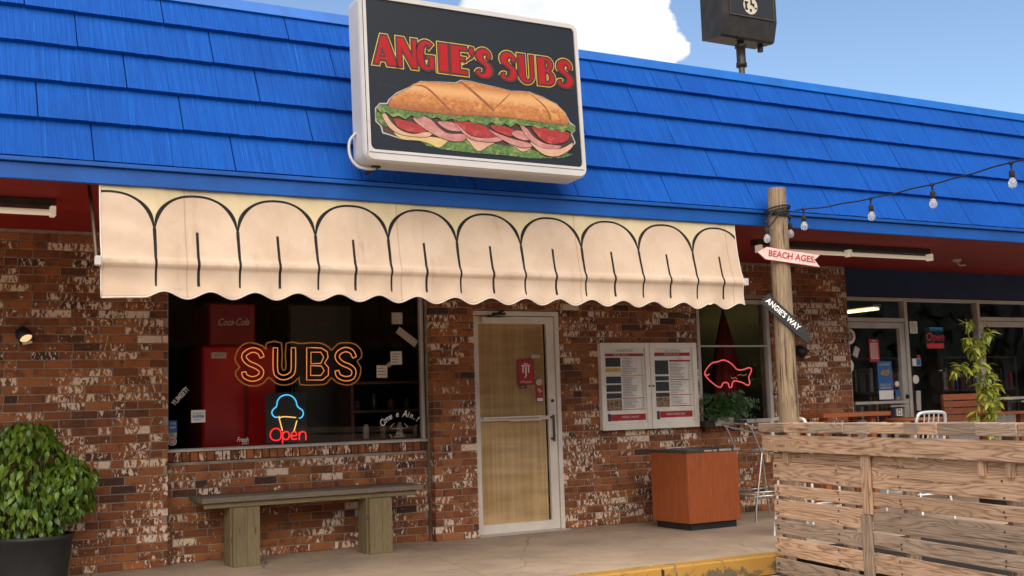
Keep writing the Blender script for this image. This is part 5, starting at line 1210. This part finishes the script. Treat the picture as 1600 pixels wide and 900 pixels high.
MB().box(bx0-.010, bx1+.010, by0-.010, by1+.01, .726, .752, .004).build('top_slab', 'slab_top', CB)
ed = MB(); rl = random.Random(2); x = bx0+.02
while x < bx1-.05:
    l_ = rl.uniform(.03, .12)
    if rl.random() < .7: ed.box(x, x+l_, by0-.0115, by0-.004, .727+rl.uniform(0, .006), .7525-rl.uniform(0, .008))
    x += l_+rl.uniform(.0, .03)
ed.build('worn_edge', 'grey_ink', CB)

# ------------------------------------------------------------------ stools
def make_stool(mat='chair_alu'):
    t = empty('bar_stool', (0, 0, 0), 'x', 'stool', 'aluminium bar stools', frame=True)
    sh_, w_, b_ = .68, .19, .21
    st_ = MB(); st_.add([Vector((x, y, z)) for z in (sh_-.012, sh_) for x, y in rrect(-.2, .2, -.2, .2, .06)], [])
    n = len(rrect(-.2, .2, -.2, .2, .06)); st_.f += [list(range(n))[::-1], list(range(n, 2*n))]+[[i, (i+1) % n, (i+1) % n+n, i+n] for i in range(n)]; st_.sm += [False]*(n+2)
    st_.build('seat', mat, t)
    for sx in (-1, 1):
        MB().tube([(sx*.17, -.17, sh_-.012), (sx*.21, -.23, 0)], .0125, 8).build('leg', mat, t)
        MB().tube([(sx*.17, .17, sh_-.012), (sx*.21, .25, 0)], .0125, 8).build('leg', mat, t)
    for z in (.25, .29):
        k = .16+.04*(1-z/sh_)+.005; y0_ = -.17-.06*(1-z/sh_); y1_ = .17+.08*(1-z/sh_)
        MB().tube([(-k, y0_, z), (k, y0_, z), (k, y1_, z), (-k, y1_, z)], .009, 6, True).build('foot_rail', mat, t)
    bk = MB(); bk.tube(smooth_path([(-.185, .185, sh_-.01), (-.195, .21, .86), (-.185, .235, .985), (-.13, .245, 1.03), (.13, .245, 1.03), (.185, .235, .985), (.195, .21, .86), (.185, .185, sh_-.01)], False, 5), .0165, 10); bk.build('back_frame', mat, t)
    for x in (-.095, -.032, .032, .095): MB().tube([(x, .185, sh_), (x, .22, .88), (x, .243, 1.025)], .008, 6).build('back_slat', mat, t)
    return t
ST = make_stool(); ST['label'] = 'white aluminium bar stool with slatted back seen above the pallet fence'; ST.location = (9.05, -1.75, 0); ST.rotation_euler = (0, 0, R(178))
s2 = copy_tree(ST); s2['label'] = 'dull aluminium bar stool standing behind the lower left part of the pallet fence'; s2.location = (7.35, -2.05, 0); s2.rotation_euler = (0, 0, R(100))
# wire-frame stool by the cabinet, seen from its side
WS = empty('wire_stool', (8.05, -.62, 0), 'thin chrome tube bar stool with raked back between cabinet and fence', 'stool', frame=True)
for sy in (-.19, .19):
    MB().tube(smooth_path([(-.33, sy, .97), (-.27, sy, .93), (-.17, sy, .72), (-.13, sy, .675), (-.02, sy, .668), (.20, sy, .70)], False, 4), .0105, 8).build('side_rail', 'chrome', WS)
    MB().tube([(-.14, sy, .67), (-.28, sy*1.15, .1), (-.285, sy*1.15, 0)], .0105, 8).build('leg', 'chrome', WS)
    MB().tube([(.18, sy, .69), (.28, sy*1.15, 0)], .0105, 8).build('leg', 'chrome', WS)
MB().tube([(-.33, -.19, .97), (-.34, 0, .975), (-.33, .19, .97)], .0105, 8).build('back_rail', 'chrome', WS)
MB().tube([(-.29, -.19, .95), (.24, -.19, .84)], .009, 6).tube([(.24, -.19, .84), (.20, -.19, .70)], .009, 6).build('armrest', 'chrome', WS)
MB().tube([(-.29, .19, .95), (.24, .19, .84)], .009, 6).tube([(.24, .19, .84), (.20, .19, .70)], .009, 6).build('armrest', 'chrome', WS)
for z in (.245, .285): MB().tube([(-.24, -.21, z), (.24, -.21, z), (.24, .21, z), (-.24, .21, z)], .0095, 6, True).build('foot_rail', 'chrome', WS)
MB().box(-.14, .20, -.18, .18, .672, .684, .004).build('seat', 'chrome', WS)

# ------------------------------------------------------------------ post with arrow signs and string lights
PSX = 6.61
PO = empty('wooden_post', (PSX, -2.66, 0), 'tall weathered round topped timber post with two arrow boards', 'post')
pm = MB(); zt = 2.955; nn_ = 18; prof = []
for i in range(13):
    z = -.15+(zt+.15)*i/12; r = .086-.009*i/12; prof.append((z, r))
vs = []
for z, r in prof: vs += [Vector((PSX+r*(1+.03*math.sin(5*k+z))*math.cos(2*math.pi*k/nn_), -2.66+r*(1+.03*math.cos(3*k+z*2))*math.sin(2*math.pi*k/nn_), z)) for k in range(nn_)]
c0 = Vector((PSX, -2.66, 1.4))
# built along its own X (the grain's direction), then stood up
q = [Vector(((v.z-1.4), v.y+2.66, -(v.x-PSX))) for v in vs]
pm.add(q, [(i*nn_+k, i*nn_+(k+1) % nn_, (i+1)*nn_+(k+1) % nn_, (i+1)*nn_+k) for i in range(12) for k in range(nn_)], True); pm.add(q[-nn_:], [list(range(nn_))])
o = pm.build('shaft', 'post', None, origin=(0, 0, 0)); o.parent = PO; o.rotation_euler = (0, R(-90), 0); o.location = c0-wloc(PO)
# view-facing side of the post: boards are nailed on its street side, turned towards the lot
AN = R(-22)
def arrow_board(name, label, outline, cx, cz, tilt, mat, txt, tmat, size, edge=None, toff=0., ysep=.004):
    r_ = empty(name, (PSX, -2.66, cz), label, 'sign', 'arrow boards on the post', rotz=AN, frame=True)
    yy = -.100
    m = MB(); c_, s_ = math.cos(tilt), math.sin(tilt)
    def tr(p): return (cx+p[0]*c_-p[1]*s_, p[0]*s_+p[1]*c_)
    if edge: MB().sheet([tr((a*1.012, b*1.10)) for a, b in outline], yy+.004, .014).build('board', edge, r_)
    MB().sheet([tr(p) for p in outline], yy, .018).build('board' if not edge else 'face', mat, r_)
    t_ = MB(); put_text(t_, txt, size, cx+toff*c_, toff*s_, yy-.0015, tilt, 0, .92, 1.02, .0018); t_.build('lettering', tmat, r_)
    MB().lathe([(0, -.004), (.006, -.003), (.006, 0)], 8, (cx*0+.03, yy, .0), (0, 1, 0)).build('nail', 'dark_metal', r_)
arrow_board('arrow_board', 'white arrow board with red lettering pointing left, upper one on the post', [(-.265, .0), (-.19, .05), (.265, .048), (.225, .002), (.275, -.05), (-.19, -.05)], .035, 2.37, R(-9), 'red_board', 'BEACH AGES:', 'red_ink', .072, 'red_ink', .03)
arrow_board('arrow_board', 'black board with white lettering slanting down right, lower one on the post', [(-.24, .05), (.16, .045), (.26, .0), (.275, -.045), (.16, -.05), (-.25, -.055)], -.01, 1.865, R(-43), 'black', "ANGIE'S WAY", 'white_ink', .062, None, -.04)

SLt = empty('string_lights', (6.6, -3.4, 2.7), 'black cord of clear bulbs running from the post top towards the lot', 'string lights')
cordp = []
Z0 = 2.755
for i in range(0, 61):
    y = -2.78-i*.075; t = i/60.
    z = 2.735-.10*math.sin(math.pi*min(1, t*1.0))*0+(.0)
    cordp.append(Vector((PSX+.08+.08*min(1, i/4)+.02*math.sin(i*.7)*.3, y, 2.755-.03*math.sin(math.pi*min(1., (i/28.)))+(.0 if i < 28 else (i-28)*.0016)+.003*math.sin(i*1.3))))
MB().tube(cordp, .0058, 6).build('cord', 'rope', SLt)
wr = MB()
for j in range(5):
    wr.tube([Vector((PSX+(.088+.004*j)*math.cos(R(a)), -2.66+(.088+.004*j)*math.sin(R(a)), 2.735+.011*j+.02*math.sin(R(a+40*j)))) for a in range(0, 361, 20)], .0075, 5)
wr.tube(smooth_path([(PSX-.08, -2.72, 2.76), (PSX-.15, -2.72, 2.70), (PSX-.17, -2.70, 2.60), (PSX-.12, -2.74, 2.66), (PSX-.06, -2.75, 2.74)], False, 4), .007, 5)
wr.build('cord_wrap', 'rope', SLt)
def bulb(p, s_=1., rot=None):
    p = Vector(p)
    MB().lathe([(.0, .012), (.014, .01), (.014, -.012), (.006, -.016), (.004, -.055)], 8, p).build('hanger', 'rope', SLt)
    so = MB().lathe([(.0, -.052), (.017, -.054), (.019, -.062), (.019, -.10), (.015, -.104), (0, -.104)], 12, p).build('socket', 'rope', SLt)
    MB().lathe([(.012, -.103), (.016, -.112), (.026, -.128), (.0295, -.145), (.026, -.162), (.014, -.174), (0, -.178)], 14, p).build('bulb', 'bulb_glass', SLt)
    MB().tube([p+Vector((-.006, 0, -.108)), p+Vector((-.006, 0, -.14)), p+Vector((.006, 0, -.14)), p+Vector((.006, 0, -.108))], .0016, 4).build('filament', 'cream_ink', SLt)
for i in range(5):
    y = -2.87-.64*i; z = min(cordp, key=lambda q: abs(q.y-y)); bulb(z)
bulb((PSX-.165, -2.70, 2.66)); bulb((PSX+.13, -2.66, 2.72))

# ------------------------------------------------------------------ pallet fence
FA = math.atan2(-.981, -.194)
FX, FY = 6.15, -2.95
PF = empty('pallet_fence', (FX, FY, -.15), 'low screen of horizontal pallet boards around the seating area', 'fence', rotz=FA, frame=True)
# local x runs along the fence towards the street, local y into the seating area, local z up from the lot
def fb(name, mat, x0, x1, y0, y1, z0, z1, rot=0., vertical=False, lab=None):
    L = (x1-x0) if not vertical else (z1-z0)
    m = MB()
    if vertical: m.box(-L/2, L/2, -(x1-x0)/2, (x1-x0)/2, -(y1-y0)/2, (y1-y0)/2, .003)
    else:
        m.box(-L/2, L/2, -(y1-y0)/2, (y1-y0)/2, -(z1-z0)/2, (z1-z0)/2, .004)
    o = m.build(name, mat, None, origin=(0, 0, 0)); o.parent = PF
    o.location = ((x0+x1)/2, (y0+y1)/2, (z0+z1)/2+.15)
    if vertical: o.rotation_euler = Matrix(((0, 1, 0), (0, 0, 1), (1, 0, 0))).to_euler()
    else: o.rotation_euler = (0, rot, 0)
    return o
rl = random.Random(5); FL = 3.6
rows = [(.717, .578, .0, 'pallet'), (.552, .462, .005, 'pallet'), (.442, .300, -.012, 'pallet'), (.278, .180, -.02, 'pallet_grey'), (.158, .020, -.03, 'pallet'), (-.008, -.125, -.036, 'pallet_grey')]
for i, (zt_, zb_, xs_, mt) in enumerate(rows):
    x = xs_
    for k, e in enumerate((1.262, FL) if i % 2 == 0 else (1.21, FL)):
        fb('board', mt if not (i == 2 and k) else 'pallet_grey', x, e-.003, rl.uniform(-.002, .002), .022+rl.uniform(-.002, .002), zb_+rl.uniform(-.004, .004)+k*.006, zt_+rl.uniform(-.004, .004)+k*.006, rl.uniform(-.0035, .0035)); x = e+.003
fb('board', 'pallet', .0, FL, .012, .03, .722, .798); fb('top_board', 'pallet', -.068, FL, -.045, -.022, .806, .928, .001)
cap = [-.10, .275, .612, 1.061, 1.354, 1.722, 1.863, 2.051, 2.392, 2.73, 3.1, 3.62]
for i, (a, b) in enumerate(zip(cap[:-1], cap[1:])):
    fb('cap_block', ['pallet_grey', 'pallet', 'pallet_grey', 'pallet_grey', 'pallet'][i % 5], a+.002, b-.002, -.055+rl.uniform(-.004, .004), .10, .950+rl.uniform(-.003, .003), 1.022+rl.uniform(-.003, .003))
for a, b in ((-.065, -.04), (.19, .255), (2.345, 2.395), (2.575, 2.63)):
    fb('cleat', 'pallet', a, b, -.021, .011, .715, .805, 0, True)
fb('batten', 'pallet', 1.19, 1.285, -.024, -.004, .412, .804, 0, True); fb('batten', 'pallet_grey', 1.155, 1.262, -.024, -.004, -.14, .409, 0, True)
for x in (.03, .85, 1.55, 2.5, 3.5): fb('stringer', 'pallet_grey', x, x+.045, .034, .12, -.148, .945, 0, True)
nl = MB()
for (zt_, zb_, xs_, mt) in rows:
    for x in (.05, .065, .87, 1.57, 2.52):
        for z in (zb_+.03, zt_-.03): nl.lathe([(0, -.004), (.006, -.003), (.006, .002)], 7, (x+xs_+rl.uniform(-.012, .012), -.003, z+.15+rl.uniform(-.01, .01)), (0, 1, 0))
tag(nl.build('nails', 'dark_metal', PF), kind='stuff')

# ------------------------------------------------------------------ seating area behind the fence
HB = empty('slatted_bench', (11.4, -.45, 0), 'high orange slatted bench in front of the wide right window', 'bench')
for i in range(4): board('back_slat', 'orange_wood', HB, (11.42, -.42, 1.17-.082*i), .76, .028, .072)
for x in (11.10, 11.72): board('post', 'orange_wood', HB, (x, -.385, .60), 1.2, .06, .04, 'z')
for i in range(3): board('seat_slat', 'orange_wood', HB, (11.85, -.55-.11*i, .965), .80, .10, .03)
for x in (11.55, 12.15): board('leg', 'orange_wood', HB, (x, -.60, .475), .95, .07, .07, 'z')
HT = empty('high_table', (9.25, -.45, 0), 'high orange timber table behind the wooden post', 'table')
for i in range(4): board('top_plank', 'orange_wood', HT, (9.22, -.80+.13*i, 1.02), .98, .12, .045)
for x in (8.85, 9.55):
    board('leg', 'orange_wood', HT, (x, -.72, .498), .99, .07, .07, 'z'); board('leg', 'orange_wood', HT, (x, -.45, .498), .99, .07, .07, 'z')
RT_ = empty('round_table', (9.75, -.75, 0), 'small brown round table top beside the high orange table', 'table')
MB().lathe([(0, .93), (.30, .93), (.31, .945), (.30, .965), (0, .965)], 28, (9.95, -.95, 0)).build('table_top', 'orange_wood', RT_); MB().lathe([(0, 0), (.2, 0), (.2, .02), (.03, .04), (.03, .929)], 18, (9.95, -.95, 0)).build('pedestal', 'dark_metal', RT_)

VX, VY = 10.43, -1.55
VP = empty('vine_plant', (VX, VY, 0), 'tall yellow green vine plant on thin stems behind the pallet fence', 'plant')
MB().lathe([(0, 0), (.16, 0), (.19, .32), (.205, .325), (.205, .355), (.18, .355), (.175, .32), (0, .315)], 28, (VX, VY, 0)).build('pot', 'pot', VP)
mv, vlv, vlf = leaf_mesh('leaf', .105, .036, 'vine_leaf', .3, .45, 3); mfl, _, _ = leaf_mesh('flower', .07, .018, 'vine_flower', .2, -.2, 2)
def rayp(px, py, y):
    d = (fw+(px-800)/FPX*rt2-(py-450)/FPX*up2); t = (y-CAM_POS.y)/d.y; return CAM_POS+d*t
base = Vector((VX, VY, .32)); rl = random.Random(11)
# stem courses, (x offset, height) from the pot
K = 1.0
paths = [[(0, .32), (.02, .80), (-.03, 1.1), (-.06, 1.35), (-.15, 1.55), (-.17, 1.78), (-.15, 1.97)], [(.02, .32), (.03, .9), (0, 1.15), (-.12, 1.36), (-.30, 1.50), (-.45, 1.44)], [(0, .32), (.05, .85), (.12, 1.15), (.08, 1.45), (.0, 1.65), (.02, 1.80), (.06, 1.86)], [(0, .32), (-.04, .7), (-.16, .95), (.02, 1.25), (.12, 1.42), (.18, 1.30), (.20, 1.12)], [(-.16, 1.6), (-.24, 1.72), (-.30, 1.78)]]
cnt = 0
for pi, pth in enumerate(paths):
    P = smooth_path([Vector((VX-.02+a*1.0, VY+.05*math.sin(z*4+pi), z)) for a, z in pth], False, 6)
    MB().tube(P, [.008-.005*i/len(P) for i in range(len(P))], 6).build('stem', 'vine_stem', VP)
    for i, p in enumerate(P):
        if p.z < .80: continue
        for k in range(rl.choice((0, 2, 4, 6, 7))):
            a = rl.uniform(0, 2*math.pi); sc = rl.uniform(.7, 1.25)
            add_mesh_obj('leaf', mv, p+Vector((rl.uniform(-.04, .04), rl.uniform(-.04, .04), rl.uniform(-.03, .03))), VP, (rl.uniform(-.6, .6), R(rl.uniform(-25, 60)), a), (sc, sc, sc)); cnt += 1
    # leaf whorls at the tips
    for k in range(7): add_mesh_obj('leaf', mv, P[-1], VP, (rl.uniform(-.4, .4), R(rl.uniform(0, 60)), k*.9), (.9, .9, .9))
for k in range(9): add_mesh_obj('flower', mfl, Vector((VX+.05, VY-.03, 1.90)), VP, (0, R(rl.uniform(-70, 10)), k*.7))
MB().tube([(VX-.17, VY, 1.86), (VX-.30, VY-.02, 1.95), (VX-.42, VY-.03, 1.98)], .005, 5).build('stem', 'vine_stem', VP)
print('vine leaves', cnt, 'shrub leaves', len(leaves), 'bricks', len(bricks))

# ------------------------------------------------------------------ out-of-view dark trees, added to keep the window reflections dark
tl = MB(); rl = random.Random(21)
for k in range(13000):
    x = rl.uniform(-75, 95); top = 10+2.0*noise.noise(Vector((x*.07, 0, 2)))+1.2*noise.noise(Vector((x*.3, 5, 2)))
    c = Vector((x, -46+rl.uniform(-2, 2), -.1+rl.random()*top)); s_ = rl.uniform(.6, 1.2)
    a = Vector((rl.uniform(-1, 1), rl.uniform(-.3, .3), rl.uniform(-1, 1))).normalized(); b = a.cross(Vector((rl.uniform(-.3, .3), 1, rl.uniform(-.3, .3)))).normalized()
    tl.add([c-a*s_, c-b*s_*.7, c+a*s_, c+b*s_*.7], [(0, 1, 2, 3)])
tag(tl.build('added_dark_trees', 'tree_added'), kind='stuff')
